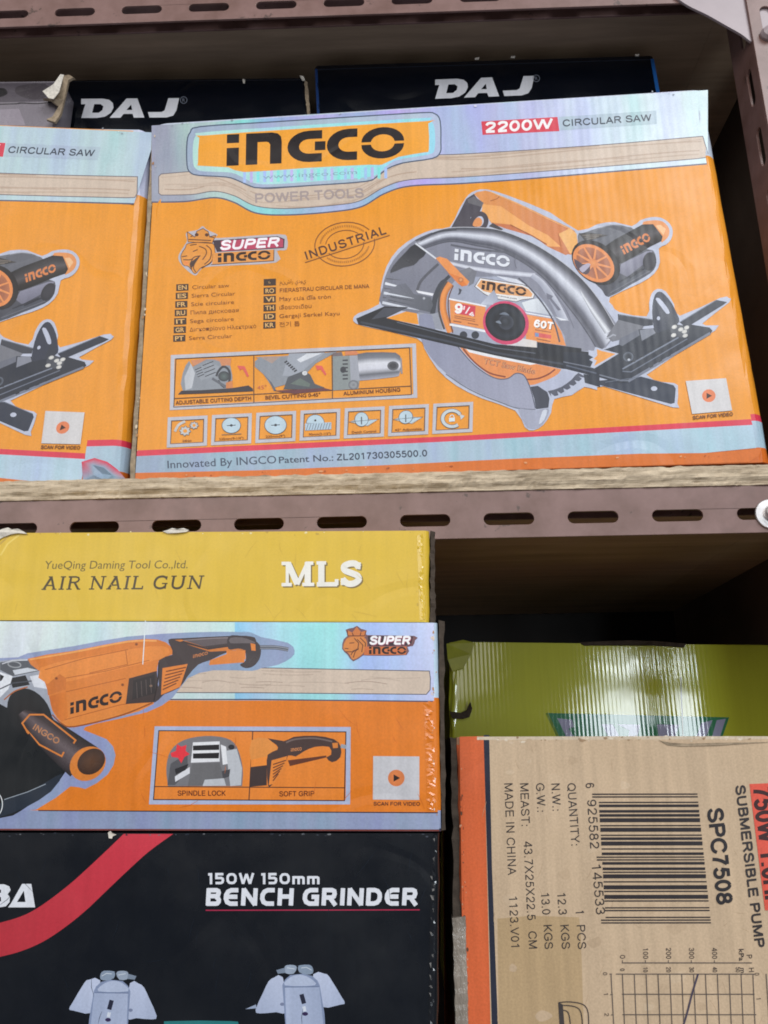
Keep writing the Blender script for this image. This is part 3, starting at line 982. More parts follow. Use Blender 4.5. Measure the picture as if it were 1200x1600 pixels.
            a.poly([q(4, 18), q(45, 18), q(45, 29), q(4, 29)], c(176, 198, 216))
            for j in range(9):
                a.stroke([q(6 + j * 4.3, 28.5), q(9 + j * 4.3, 18.8)], .8, ln)
            a.disc(p[0], p[1] - 4, 1.8, 1.6, [c(44, 48, 60), c(44, 48, 60)])
        elif k in (4, 5):
            a.poly([q(4, 19), q(18, 14), q(48, 18), q(33, 27), q(14, 22)], c(176, 178, 176))
            a.poly([q(31, 26), q(48, 18), q(40, 17), q(24, 24)], LB)
            p = q(23, 16)
            a.disc(*p, 10.5 if k == 4 else 11, 11 if k == 4 else 10, [LB, LB], 0 if k == 4 else -25)
            a.ring(*p, 10.5 if k == 4 else 11, 11 if k == 4 else 10, .9, ln, 0 if k == 4 else -25)
            a.stroke([q(23, 12), q(23, 24)], 1.8, ln)
            a.stroke([q(3, 19), q(50, 17)], .7, ln)
        else:
            p = q(26, 22)
            a.ring(*p, 14.5, 12.5, 5.5, c(196, 206, 212), 0, 50, 330, 22)
            a.ring(*p, 17.5, 15.2, .8, ln, 0, 50, 330, 22)
            a.ring(*p, 11.8, 10, .8, ln, 0, 50, 330, 22)
            a.poly([(p[0] - 4.5, p[1] - 1), (p[0] + 4.5, p[1] - 1.5), (p[0] + 4.5, p[1] + 4.5), (p[0] - 4.5, p[1] + 5)], c(214, 226, 232))
            a.ring(p[0], p[1] - 1.5, 3.2, 4, 1.3, c(214, 226, 232), 0, 180, 360, 10)
            a.poly([(p[0] + 12, p[1] - 7), (p[0] + 20, p[1] - 4), (p[0] + 14, p[1] + 2)], c(196, 206, 212))
        cap = ["24Nm", "235mm(9-1/4\")", "235mm(9\")", "90mm(3-1/2\")", "Depth Control", "45° Adjustable", ""][k]
        if cap:
            wd = (14, 38, 30, 34, 38, 42)[k]
            a.text(cap, q(27 - wd / 2, 37), q(27 + wd / 2, 37), 3.4, c(128, 70, 30), .01)
    # -------- the saw picture
    LT = c(186, 192, 212)
    halo = [(703, 355), (716, 330), (724, 316), (732, 305), (743, 298.5), (760, 296.5), (793, 306), (860, 333), (903, 361), (933, 351), (960, 347.5), (987, 354), (1000, 345), (1017, 340), (1033, 341), (1046, 350), (1051, 362), (1048, 375), (1040, 383), (1029, 389), (1031, 410), (1022, 428), (1000, 443), (953, 465), (957, 478), (967, 488), (1010, 495),
            (1014, 474), (1018, 459), (1027, 452), (1040, 456), (1053, 476), (1062, 494), (1125, 466), (1138, 466), (1139, 473), (1097, 506), (1113, 509), (1117, 517), (1010, 586), (1053, 599), (1059, 607), (1058, 631), (1051, 637), (943, 604), (933, 610), (913, 605), (893, 618), (866, 624), (861, 645), (849, 664), (833, 673), (820, 668), (805, 642), (753, 623), (713, 603), (683, 577), (663, 545), (651, 529), (573, 511), (555, 505), (552, 498), (560, 490), (592, 476), (595, 450), (604, 417), (622, 390), (650, 370), (678, 359)]
    a.poly(smooth(halo, True, 2), LT)
    for hpoly in (zA((380, 827), (590, 755), (668, 778), (685, 885), (640, 880)),):
        a.poly(hpoly, OR_S)
    # ruler plate under the base, right
    a.poly(zD((245, 690), (540, 662), (765, 722), (780, 745), (772, 845), (745, 852), (250, 720)), c(42, 50, 68))
    a.disc(*zD((630, 745))[0], 5, 3.6, [LT, LT])
    # motor housing
    a.poly(smooth(zF((255, 300), (300, 270), (450, 220), (560, 192), (640, 192), (720, 210), (790, 240), (850, 400), (960, 430), (990, 510), (985, 580), (930, 650), (740, 760), (545, 868), (480, 800), (300, 600)), True, 2), c(108, 110, 120), grad=((930, 360), (965, 455), c(62, 64, 76)))
    a.poly(zF((520, 860), (640, 740), (960, 560), (980, 590), (930, 650), (740, 760), (545, 868)), c(74, 78, 90))
    a.poly(zF((420, 250), (560, 200), (700, 215), (600, 270), (520, 300), (440, 360)), c(96, 98, 108))
    a.poly(zF((660, 560), (900, 440), (960, 430), (900, 540), (720, 680), (640, 640)), c(150, 150, 170), grad=((970, 400), (985, 430), c(108, 108, 126)))
    a.disc(*zF((928, 535))[0], 10.5, 14.5, [c(52, 52, 62), c(52, 52, 62), c(40, 40, 48)], 8)
    a.poly(zF((265, 272), (350, 262), (540, 290), (330, 350)), c(66, 62, 62))
    for k in range(3):
        a.stroke(zF((300 + 20 * k, 290 + 18 * k), (480 - 25 * k, 285 + 14 * k)), 1.2, c(128, 118, 110))
    # side grip
    a.poly(smooth(zF((860, 185), (950, 150), (1050, 160), (1110, 225), (1105, 300), (1050, 352), (1030, 345)), True, 3), c(226, 148, 88))
    a.poly(zF((985, 200), (1060, 290), (1080, 230), (1030, 190)), c(240, 190, 140))
    A1 = zF((500, 400), (600, 330), (740, 255), (860, 188), (960, 185), (985, 215))
    B1 = zF((600, 570), (680, 545), (800, 480), (930, 400), (1040, 345), (1050, 300))
    a.strip(A1, B1, [c(30, 28, 32), c(54, 52, 56), c(84, 80, 84), c(48, 42, 42), c(26, 23, 25)])
    q = zF((690, 470), (945, 335))
    a.logo(q[0], (q[1][0] - q[0][0], q[1][1] - q[0][1]), (-6.5, -12.5), c(216, 130, 76))
    # main handle
    a.poly(smooth(zE((330, 130), (400, 105), (470, 110), (700, 205), (960, 330), (1150, 420), (1200, 470), (1215, 590), (1180, 640), (1110, 640), (960, 580), (800, 470), (600, 420), (480, 380), (450, 330), (390, 290), (410, 210)), True, 2), c(222, 148, 86), grad=((770, 300), (840, 400), c(206, 124, 74)))
    a.poly(zE((400, 215), (560, 235), (800, 400), (960, 480), (1070, 580), (960, 575), (830, 480), (640, 390), (480, 370), (400, 280)), c(236, 168, 98))
    a.poly(zE((480, 380), (640, 390), (830, 490), (600, 425)), c(200, 116, 74))
    a.poly(zE((1050, 470), (1150, 420), (1205, 470), (1215, 590), (1150, 640)), c(238, 180, 110))
    a.poly(zE((960, 580), (1110, 590), (1140, 640), (1110, 650)), c(200, 118, 70))
    a.poly(zE((265, 170), (330, 128), (355, 165), (412, 205), (380, 280), (300, 330), (310, 410), (130, 425), (200, 300)), c(74, 70, 80))
    a.poly(zE((275, 175), (330, 150), (412, 205), (395, 240), (280, 205)), c(104, 102, 108))
    a.ring(*zE((375, 365))[0], 10.5, 12.5, 7.5, c(72, 66, 76), 20)
    a.poly(smooth(zE((320, 400), (340, 345), (375, 330), (400, 360), (385, 405)), True, 3), c(222, 146, 88))
    a.poly(zE((455, 405), (490, 375), (580, 430), (560, 440)), c(70, 66, 70))
    # upper guard
    guard = smooth([(597, 478), (598, 450), (605, 425), (621, 399), (648, 376), (680, 362), (713, 355.5), (745, 357), (783, 361), (842, 386), (900, 427), (935, 468), (963, 507), (966, 520), (955, 532), (935, 548), (860, 545), (780, 520), (690, 505), (660, 492)], True, 3)
    a.poly(guard, c(118, 121, 136), grad=((620, 470), (700, 380), c(136, 138, 154)))
    O_ = smooth([(648, 376), (692, 358.5), (740, 356), (785, 361.5), (842, 386), (898, 426), (935, 468), (965, 518)], False, 6)
    I_ = smooth([(662, 389), (702, 378), (742, 384), (790, 396), (846, 432), (893, 487), (918, 522), (936, 552)], False, 6)
    a.strip(O_, I_, [c(62, 64, 74), c(88, 90, 100), c(150, 152, 166), c(214, 218, 230), c(184, 188, 202), c(112, 114, 128), c(78, 80, 92), c(118, 120, 134)])
    a.stroke(I_, 2.0, c(82, 84, 96))
    a.stroke(O_[4:], 1.0, c(188, 190, 200))
    a.strip(smooth([(905, 450), (925, 478), (955, 518)], False, 4), smooth([(912, 468), (924, 490), (945, 522)], False, 4), [c(150, 152, 162), c(228, 232, 240), c(140, 142, 154)])
    # inner face details
    a.stroke(smooth(zB((25, 140), (250, 180), (500, 205), (600, 225), (750, 320)), False, 4), 3.2, c(92, 94, 106))
    a.strip(zB((0, 290), (200, 335), (420, 365), (820, 405)), zB((0, 320), (180, 365), (420, 410), (800, 445)), [c(168, 170, 186), c(214, 218, 230), c(178, 180, 196)])
    a.strip(smooth(zB((800, 405), (900, 480), (1020, 640), (1130, 850)), False, 4), smooth(zB((770, 440), (860, 520), (960, 680), (1040, 850)), False, 4), [c(196, 200, 214), c(170, 174, 190), c(156, 160, 178)])
    q = zB((58, 280), (575, 352))
    a.logo((q[0][0] + 1, q[0][1] + 1.2), (q[1][0] - q[0][0], q[1][1] - q[0][1]), (1, -17.5), c(112, 114, 128))
    a.logo(q[0], (q[1][0] - q[0][0], q[1][1] - q[0][1]), (1, -17.5), c(224, 228, 238))
    a.poly(zB((920, 590), (985, 620), (970, 640), (1060, 750), (1030, 755), (950, 650), (930, 650)), c(116, 118, 134))
    # left shell
    a.poly(smooth(zA((420, 405), (450, 330), (560, 210), (655, 130), (755, 215), (690, 280), (640, 330), (540, 355)), True, 2), c(66, 68, 76), grad=((632, 425), (655, 385), c(44, 46, 54)))
    a.stroke(zA((655, 125), (850, 270)), 2.6, c(212, 216, 226))
    for q in (((370, 500), (540, 540)), ((358, 590), (640, 642)), ((345, 680), (690, 752))):
        p = zA(*q)
        a.stroke([p[0], mix(p[0], p[1], .6), p[1]], [4.2, 2.6, .4], c(220, 224, 234))
    for q in (((380, 455), (520, 470)), ((360, 545), (470, 560)), ((350, 630), (560, 665))):
        p = zA(*q)
        a.stroke([p[0], p[1]], [2.2, .4], c(92, 94, 104))
    a.stroke(smooth(zA((870, 318), (770, 410), (700, 490), (668, 575)), False, 4), 4.2, c(86, 88, 98))
    a.poly(zA((660, 565), (825, 595), (815, 618), (680, 590)), c(228, 230, 238))
    a.stroke(smooth(zA((975, 430), (890, 520), (840, 640), (815, 785)), False, 4), [5] * 3 + [8] * 10, c(60, 64, 74))
    a.poly(zA((680, 770), (800, 790), (880, 770), (910, 940), (700, 890)), c(150, 154, 168))
    # blade seen through the guard
    a.poly(smooth(zB((10, 540), (120, 440), (300, 440), (560, 440), (700, 500), (830, 590), (950, 740), (1040, 900), (1100, 1080), (820, 1150), (300, 1040), (20, 980), (-70, 850), (-60, 660)), True, 2), c(158, 164, 184))
    a.poly(zB((450, 430), (640, 460), (740, 520), (560, 480)), c(214, 218, 230))
    a.stroke(smooth(zA((985, 500), (925, 600), (915, 740), (950, 870), (985, 960)), False, 4), 10, None, cols=[c(180, 106, 54), c(236, 150, 78), c(220, 134, 66)])
    a.stroke(smooth(zA((1010, 520), (965, 640), (968, 790), (1005, 965)), False, 4), 1.8, c(106, 60, 40))
    a.stroke(smooth(zA((950, 480), (885, 600), (875, 760), (925, 930)), False, 4), 3.2, c(78, 72, 72))
    a.poly(zB((100, 545), (130, 560), (115, 600), (90, 610), (105, 580)), c(70, 72, 84))
    a.poly(zB((15, 655), (350, 722), (360, 935), (25, 870)), c(230, 146, 82))
    a.stroke(zB((8, 645), (360, 715)), 2.4, c(232, 234, 240))
    a.stroke(zB((15, 885), (380, 955)), 3.2, c(232, 234, 240))
    a.poly(zB((250, 530), (300, 450), (700, 512), (770, 545), (812, 600), (800, 640), (690, 655), (640, 672), (420, 640), (340, 600)), c(224, 224, 226))
    a.stroke(zB((250, 530), (300, 450), (700, 512), (770, 545), (812, 600), (800, 640), (690, 655), (640, 672), (420, 640), (340, 600)), 1.0, c(92, 82, 84), closed=True)
    a.poly(zB((270, 522), (310, 468), (690, 528), (755, 555), (792, 600), (780, 628), (560, 610), (400, 590), (330, 572)), c(222, 160, 104))
    q = zB((312, 556), (728, 622))
    a.logo(q[0], (q[1][0] - q[0][0], q[1][1] - q[0][1]), (1.5, -13.5), c(58, 36, 30))
    q = zB((400, 612), (645, 652))
    a.text("www.ingco.com", q[0], q[1], 2.6, c(80, 70, 74), .02)
    a.poly(zB((690, 680), (830, 640), (900, 680), (985, 800), (730, 760)), c(226, 232, 238), grad=((820, 475), (860, 490), c(180, 186, 200)))
    a.poly(zB((725, 790), (985, 835), (1060, 950), (1105, 1085), (730, 1035)), c(230, 146, 82))
    a.stroke(zB((720, 775), (985, 822)), 1.6, c(232, 234, 240))
    q = zB((800, 905), (985, 935))
    a.sans("60T", q[0], q[1], 11, c(246, 244, 244), .27, back=[(1, 1, c(110, 60, 40))])
    a.stroke(zB((815, 935), (965, 960)), 1.6, c(170, 96, 60))
    a.poly(zB((810, 958), (968, 985), (965, 1020), (812, 1000)), c(214, 92, 92))
    a.poly(zB((815, 962), (850, 968), (850, 1003), (815, 998)), c(120, 150, 190))
    a.stroke(zB((830, 1020), (960, 1045)), 1.4, c(150, 84, 56))
    a.poly(zB((100, 688), (258, 714), (252, 812), (62, 782)), c(208, 62, 84))
    q = zB((55, 772), (130, 785))
    a.sans("9", q[0], q[1], 14.5, c(246, 244, 244), .27)
    q = zB((135, 775), (245, 797))
    a.text("¹/₄", q[0], q[1], 10.5, c(246, 232, 236), .02)
    for yy in (805, 822):
        a.stroke(zB((60, yy), (255, yy + 36)), 1.2, c(160, 92, 62))
    a.stroke(zB((50, 852), (125, 866)), 1.6, c(150, 84, 56))
    a.stroke(zB((185, 872), (285, 892)), 1.4, c(160, 92, 62))
    for x in (145, 255):
        a.disc(*zB((x, 985))[0], 6, 6, [c(54, 58, 70), c(54, 58, 70)])
    a.poly(zB((380, 960), (830, 1040), (830, 1145), (600, 1110)), c(196, 202, 220), grad=((790, 520), (838, 545), c(222, 214, 206)))
    p = zB((537, 868))[0]
    a.disc(p[0] + .8, p[1] + .4, 36.5, 33.6, [c(206, 66, 108)] * 2, 25)
    a.disc(p[0], p[1] - .6, 32, 29, [c(54, 60, 74), c(30, 34, 46), c(24, 28, 38), c(40, 46, 58), c(20, 24, 33)], 25)
    a.disc(p[0] + 1, p[1] - .5, 12, 11.5, [c(58, 64, 76), c(38, 42, 52), c(58, 64, 78)], 25, (-3, -3))
    a.poly(smooth(zB((480, 790), (530, 770), (575, 800), (530, 795)), True, 3), c(104, 114, 130))
    a.poly(smooth(zB((445, 860), (480, 850), (500, 880), (460, 870)), True, 3), c(122, 132, 148))
    # metal sheen and shading of the printed photograph
    a.poly(zB((300, 700), (430, 560), (470, 640), (420, 700)), c(196, 202, 218), grad=(zB((330, 690))[0], zB((450, 580))[0], c(150, 156, 176)))
    a.poly(smooth(zA((420, 560), (560, 500), (640, 600), (800, 630), (790, 770), (560, 700), (380, 670)), True, 2), c(112, 115, 128), grad=(zA((420, 560))[0], zA((790, 760))[0], c(88, 92, 102)))
    for q, wd, cl in ((((358, 590), (640, 642)), 3.0, c(206, 212, 224)), (((345, 680), (690, 752)), 3.0, c(206, 212, 224)), (((420, 625), (640, 668)), 1.6, c(70, 74, 84)), (((400, 655), (600, 700)), 1.4, c(74, 78, 88))):
        p_ = zA(*q)
        a.stroke([p_[0], mix(p_[0], p_[1], .6), p_[1]], [wd, wd * .7, .4], cl)
    a.stroke(smooth(zA((700, 100), (860, 20), (1040, 0)), False, 4), 1.6, c(64, 66, 76))
    for p_ in ((790, 850), (735, 640)):
        a.disc(*zA(p_)[0], 2.6, 2.6, [c(206, 210, 220), c(92, 96, 108)])
    a.stroke(smooth(zB((640, 235), (625, 300), (640, 360)), False, 3), 1.2, c(104, 106, 120))
    a.stroke(smooth(zB((660, 450), (760, 540), (880, 680), (990, 860), (1045, 1050)), False, 4), 2.4, c(78, 80, 94))
    a.stroke(smooth(zB((1000, 600), (1100, 740), (1180, 920)), False, 4), 1.4, c(112, 114, 130))
    a.poly(zB((1000, 812), (1125, 845), (1060, 848)), c(226, 230, 238))
    # pointer arm
    a.poly(zA((845, 265), (880, 250), (950, 270), (1160, 485), (1140, 520), (1090, 530), (1050, 500)), c(232, 148, 84))
    a.poly(zA((960, 400), (1050, 500), (1090, 530), (1140, 520), (1075, 440)), c(222, 128, 66))
    a.poly(zA((1060, 385), (1160, 350), (1230, 390), (1200, 500), (1150, 530), (1160, 485)), c(118, 120, 130))
    a.disc(*zA((1080, 468))[0], 4, 4, [c(236, 168, 110), c(180, 100, 60)])
    # below the base: blade, teeth, lower guard
    a.poly(smooth(zC((60, 0), (130, 20), (560, 120), (900, 180), (980, 215), (1070, 240), (1010, 320), (930, 370), (820, 395), (700, 355), (600, 300), (430, 300), (250, 220)), True, 2), c(178, 184, 206))
    teeth = smooth(zC((850, 380), (950, 360), (1030, 310), (1100, 240), (1160, 255)), False, 4)
    tt = []
    tin = zC((850, 390), (905, 378), (960, 358), (1005, 330), (1050, 295), (1085, 255), (1110, 235))
    tout = zC((880, 440), (940, 425), (990, 395), (1045, 362), (1095, 325), (1140, 285), (1165, 265))
    pts = list(tin)
    for i in range(len(tout) - 1, -1, -1):
        pts.append(tout[i])
        if i:
            gx, gy = mix(tout[i], tout[i - 1], .75), None
            inn = mix(tin[i], tin[i - 1], .8)
            pts.append(mix(tout[i], tout[i - 1], .55))
            pts.append(mix(gx, inn, .62))
    a.poly(pts, c(84, 88, 104))
    a.poly(smooth(zC((100, 15), (140, 30), (420, 95), (900, 190), (960, 215), (900, 270), (780, 320), (700, 340), (640, 300), (560, 285), (440, 300), (300, 215), (180, 110)), True, 2), c(226, 142, 84))
    a.poly(zC((150, 28), (400, 85), (760, 158), (700, 168), (300, 90), (180, 60)), c(228, 230, 236))
    a.stroke(smooth(zC((130, 30), (220, 140), (350, 235), (490, 270)), False, 4), 2.4, c(132, 64, 48))
    a.stroke(smooth(zC((660, 292), (760, 285), (850, 250), (912, 205)), False, 4), 2.4, c(132, 64, 48))
    q = zC((300, 155), (740, 248))
    a.text("TCT Saw Blade", q[0], q[1], 8.5, c(150, 70, 70), .045)
    a.text("TCT Saw Blade", q[0], q[1], 8.5, c(214, 160, 108), .0)
    lg = smooth(z3((345, 640), (348, 700), (352, 745), (375, 800), (410, 850), (470, 910), (560, 970), (640, 1010), (720, 1040), (800, 1070), (889, 1080), (884, 1040), (868, 990), (845, 935), (825, 915), (795, 913), (762, 935), (715, 938), (660, 915), (600, 870), (545, 810), (510, 765), (430, 740), (405, 640)), True, 2)
    a.poly(lg, c(138, 142, 166), grad=((655, 520), (820, 640), c(158, 161, 182)))
    a.stroke(smooth(z3((510, 765), (545, 810), (600, 870), (660, 915), (715, 938), (762, 935), (795, 913), (825, 915), (845, 935), (868, 990), (889, 1075)), False, 4), 1.6, c(86, 90, 106))
    a.stroke(smooth(z3((470, 915), (560, 975), (640, 1015), (720, 1045), (800, 1074), (890, 1082)), False, 4), 1.6, c(112, 116, 132))
    a.poly(z3((866, 975), (900, 970), (945, 1000), (955, 1030), (950, 1072), (892, 1080), (884, 1030)), c(64, 68, 82))
    a.poly(smooth(z3((808, 1080), (840, 1080), (892, 1084), (950, 1076), (948, 1105), (932, 1138), (905, 1165), (880, 1172), (852, 1166), (830, 1130)), True, 2), c(160, 164, 184))
    a.poly(smooth(z3((925, 1085), (945, 1085), (930, 1130), (905, 1150), (915, 1110)), True, 2), c(206, 212, 226))
    # base
    BAR, BAR2 = c(30, 33, 42), c(58, 64, 78)
    a.poly(z3((50, 655), (182, 598), (295, 602), (190, 652), (400, 702), (700, 775), (1150, 812), (1165, 905), (1000, 888), (700, 828), (480, 778), (60, 682)), BAR)
    a.poly(z3((180, 605), (290, 605), (200, 645), (120, 660)), c(66, 70, 82))
    a.stroke(z3((70, 672), (480, 762), (700, 815), (1160, 892)), 3.2, BAR2)
    a.stroke(z3((240, 672), (700, 792), (890, 818)), 1.4, c(90, 96, 110))
    a.poly(zB((835, 1050), (1105, 1090), (1250, 1110), (1250, 1230), (1060, 1200), (835, 1165)), c(26, 31, 42))
    a.poly(zD((378, 228), (620, 265), (622, 305), (560, 312), (380, 268)), c(56, 60, 72))
    a.poly(zD((380, 268), (560, 312), (540, 345), (420, 400), (340, 420), (300, 385)), c(116, 118, 128))
    a.poly(zD((0, 490), (180, 500), (300, 470), (385, 440), (400, 400), (520, 335), (700, 320), (880, 300), (1015, 322), (1035, 345), (1020, 365), (460, 700), (400, 708), (240, 665), (0, 605)), c(34, 41, 56))
    a.poly(zD((385, 440), (390, 400), (520, 335), (530, 375), (410, 450)), c(104, 108, 122))
    a.poly(zD((530, 340), (620, 325), (640, 360), (545, 415)), c(130, 134, 148))
    for q, wd, cl in ((((410, 610), (800, 390)), 2.2, c(120, 128, 146)), (((410, 625), (470, 630), (860, 400)), 1.6, c(104, 112, 130)), (((450, 695), (1020, 360)), 4.0, c(116, 122, 140)),
                      (((250, 650), (400, 690), (450, 690)), 2.0, c(110, 116, 132)), (((0, 560), (200, 600)), 1.6, c(110, 116, 132))):
        a.stroke(zD(*q), wd, cl)
    a.disc(*zD((450, 525))[0], 8, 7.5, [c(40, 46, 58), c(40, 46, 58), c(96, 104, 120)])
    a.disc(*zD((455, 545))[0], 2.2, 1.8, [c(190, 196, 208)] * 2)
    a.poly(zD((140, 645), (250, 660), (255, 735), (150, 705)), c(40, 47, 62))
    a.poly(smooth(zD((620, 270), (618, 170), (636, 95), (665, 72), (700, 90), (750, 150), (790, 230), (805, 280), (760, 320), (690, 345), (640, 355)), True, 2), c(46, 52, 70))
    a.poly(smooth(zD((640, 125), (665, 118), (715, 175), (738, 220), (715, 225), (680, 180)), True, 2), LT)
    a.disc(*zD((660, 258))[0], 2.6, 3, [LT, LT])
    a.poly(zD((735, 230), (760, 220), (800, 290), (720, 330)), c(46, 52, 66))
    a.poly(zD((805, 285), (1060, 130), (1136, 145), (1110, 165), (890, 300), (840, 310)), c(36, 43, 60))
    a.poly(smooth(zD((750, 310), (790, 300), (860, 320), (870, 360), (845, 390), (770, 385), (745, 350)), True, 2), c(70, 74, 84))
    for (x, y) in ((770, 318), (855, 322), (840, 350), (765, 375), (845, 378), (815, 335)):
        a.disc(*zD((x, y))[0], 4.2, 3, [c(222, 220, 214), c(190, 190, 190)], -20)
    a.poly(zD((174, 478), (210, 486), (222, 456), (270, 472), (384, 503), (215, 606), (188, 596), (205, 560), (180, 545), (208, 528), (176, 512)), LT)
    a.poly(zD((232, 472), (268, 485), (362, 505), (212, 590), (232, 550), (210, 540), (236, 515)), c(234, 158, 72))
    for q, wd, cl in ((((470, 112), (700, 214), (960, 340), (1140, 424)), 1.4, c(240, 178, 112)), (((470, 190), (530, 168), (545, 150)), 1.0, c(168, 96, 52)), (((640, 392), (830, 490), (950, 560)), 1.4, c(160, 88, 50)), (((1050, 470), (1070, 580)), 1.2, c(176, 100, 56))):
        a.stroke(smooth(zE(*q), False, 4), wd, cl)
    for q, wd, cl in ((((560, 830), (740, 730), (930, 625)), 1.6, c(104, 106, 118)), (((450, 225), (560, 196), (650, 196)), 1.4, c(150, 152, 162)), (((740, 690), (900, 590)), 2.0, c(48, 50, 60)), (((640, 730), (860, 600)), 1.6, c(50, 52, 62))):
        a.stroke(smooth(zF(*q), False, 3), wd, cl)
    for k in range(5):
        a.stroke(zD((470 + 60 * k, 560 - 36 * k), (500 + 60 * k, 556 - 36 * k)), 1.6, c(20, 25, 36))
        a.stroke(zD((600 + 60 * k, 600 - 38 * k), (624 + 60 * k, 586 - 38 * k)), 2.2, c(24, 30, 42))
    a.stroke(zD((20, 585), (230, 640)), 2.2, c(84, 92, 110))
    a.stroke(zD((300, 400), (345, 372), (365, 378)), 2.2, c(166, 170, 182))
    a.stroke(zD((385, 232), (620, 268)), 1.4, c(110, 116, 130))
    a.stroke(zD((810, 284), (1062, 131)), 1.4, c(110, 118, 136))
    a.stroke(zD((290, 702), (540, 664), (765, 724)), 1.2, c(96, 104, 122))
    # vent disc
    p = zF((425, 545))[0]
    a.disc(*p, 42, 30, [c(38, 34, 36)] * 2, 38)
    p = zF((403, 552))[0]
    a.disc(*p, 36, 25.5, [c(226, 140, 80)] * 2, 38)
    a.disc(*p, 30, 21, [c(150, 84, 60), c(160, 96, 70), c(176, 110, 78)], 38)
    for k in range(9):
        e_ = ell(p[0], p[1], 31, 22, k * 40 + 8, k * 40 + 9, 1, 38)[0]
        a.stroke([p, e_], [4, 2.4], c(228, 146, 88))
    a.disc(*p, 8, 6.4, [c(232, 156, 96), c(214, 130, 78)], 38)
    a.poly(smooth(zF((220, 510), (300, 560), (360, 560), (370, 620), (330, 660), (250, 610)), True, 2), c(84, 70, 80))
    a.poly(smooth(zF((270, 600), (340, 555), (375, 565), (340, 610), (300, 640)), True, 2), c(176, 170, 190))
    scuffs(a, [(244, 200), (210, 745)], 26, [c(214, 196, 170), c(170, 120, 70)], 14, 1.6, 1.8)
    scuffs(a, [(262, 744), (700, 728), (1150, 712)], 26, [c(226, 160, 110), c(170, 84, 30)], 15, 2.5, 1.8)
    scuffs(a, [(250, 196), (640, 172), (1080, 145)], 22, [c(150, 156, 168), c(226, 232, 236, 1)], 16, 1.4, 1.6)
    # the square code is left out: only its pale patch and the words under it
    a.poly([(1071, 596), (1134, 591.5), (1143.5, 642), (1081, 647.5)], c(208, 206, 208))
    a.disc(1107, 619, 10.5, 10, [c(226, 128, 84)] * 2)
    a.poly([(1103.5, 614.5), (1103.5, 624), (1112, 619)], c(58, 30, 24))
    a.sans("SCAN FOR VIDEO", (1082, 656), (1145, 650), 5.4, c(104, 56, 30), .2)


def H_left(p):
    h = ((.9413988473, -.3046846612, -755.6030417), (.1016465879, .9577695546, -41.625964), (-7.846318e-06, 2.3567e-06, 1))
    w_ = h[2][0] * p[0] + h[2][1] * p[1] + 1
    return ((h[0][0] * p[0] + h[0][1] * p[1] + h[0][2]) / w_, (h[1][0] * p[0] + h[1][1] * p[1] + h[1][2]) / w_)


SIDE_OR = c(206, 112, 34)
SAW_BANDS = [(0, 0, c(206, 104, 34)), (.022, .035, c(170, 192, 210, 1)), (.070, .098, c(216, 56, 80)), (.087, .114, OR_S), (.775, .80, c(200, 208, 224, 1))]


def saw_carton(quad, Y, yaw, lean, label, depth, xf=None, lift=0, r=.008):
    F = Face(quad, Y, yaw, lean)
    base = (F.q[2] + F.q[3]) / 2 + Vector((0, depth / 2, 0))
    t = thing('saw_carton', label, 'carton', base, 'circular saw cartons')
    bd = SAW_BANDS
    F.body(t, depth, r, bd, M['saw'], wob=.0012)
    a = Art(F, xf=xf)
    saw_art(a, xf is None)
    a.build(t, M['saw'])
    return F, t


def slab(name, F, quad, depth, mat, parent, off=0.0, jag=0.0, seed=0, n=24):
    """a thin piece lying in the plane of face F, outline quad TL TR BR BL in the photo, going back by depth"""
    rnd = random.Random(seed)
    back = Vector((-F.n.x, -F.n.y, 0)).normalized()
    TL, TR, BR, BL = [F.at(*p) + F.n * off for p in quad]
    v, f = [], []
    for i in range(n + 1):
        t = i / n
        a, b = BL.lerp(TL, t), BR.lerp(TR, t)
        w_ = (b - a)
        a = a + w_.normalized() * rnd.uniform(-jag, jag)
        b = b + w_.normalized() * rnd.uniform(-jag, jag)
        q = F.n * rnd.uniform(-jag, jag)
        v += [a + q, b + q, b + back * depth, a + back * depth]
    for i in range(n):
        for j in range(4):
            f.append((4 * i + j, 4 * i + (j + 1) % 4, 4 * i + 4 + (j + 1) % 4, 4 * i + 4 + j))
    f += [(3, 2, 1, 0), tuple(4 * n + j for j in range(4))]
    o = link_mesh(name, v, f, mat, parent, parent.location.copy())
    fix_normals(o)
    return o


def shard(name, F, pts, th, mat, parent, off=.001, curl=.004, seed=0):
    """ragged piece of board or paper, outline in the photo, curling out of the plane of face F"""
    rnd = random.Random(seed)
    P = [F.at(*p) + F.n * (off + curl * (.5 + .5 * math.sin(i * 1.7 + seed)) * rnd.uniform(.4, 1)) for i, p in enumerate(pts)]
    tri = tessellate_polygon([[Vector((p[0], p[1], 0)) for p in pts]])
    n = len(P)
    v = P + [p - F.n * th for p in P]
    f = [tuple(t) for t in tri] + [tuple(i + n for i in reversed(t)) for t in tri]
    f += [(i, (i + 1) % n, (i + 1) % n + n, i + n) for i in range(n)]
    o = link_mesh(name, v, f, mat, parent, parent.location.copy())
    fix_normals(o)
    return o


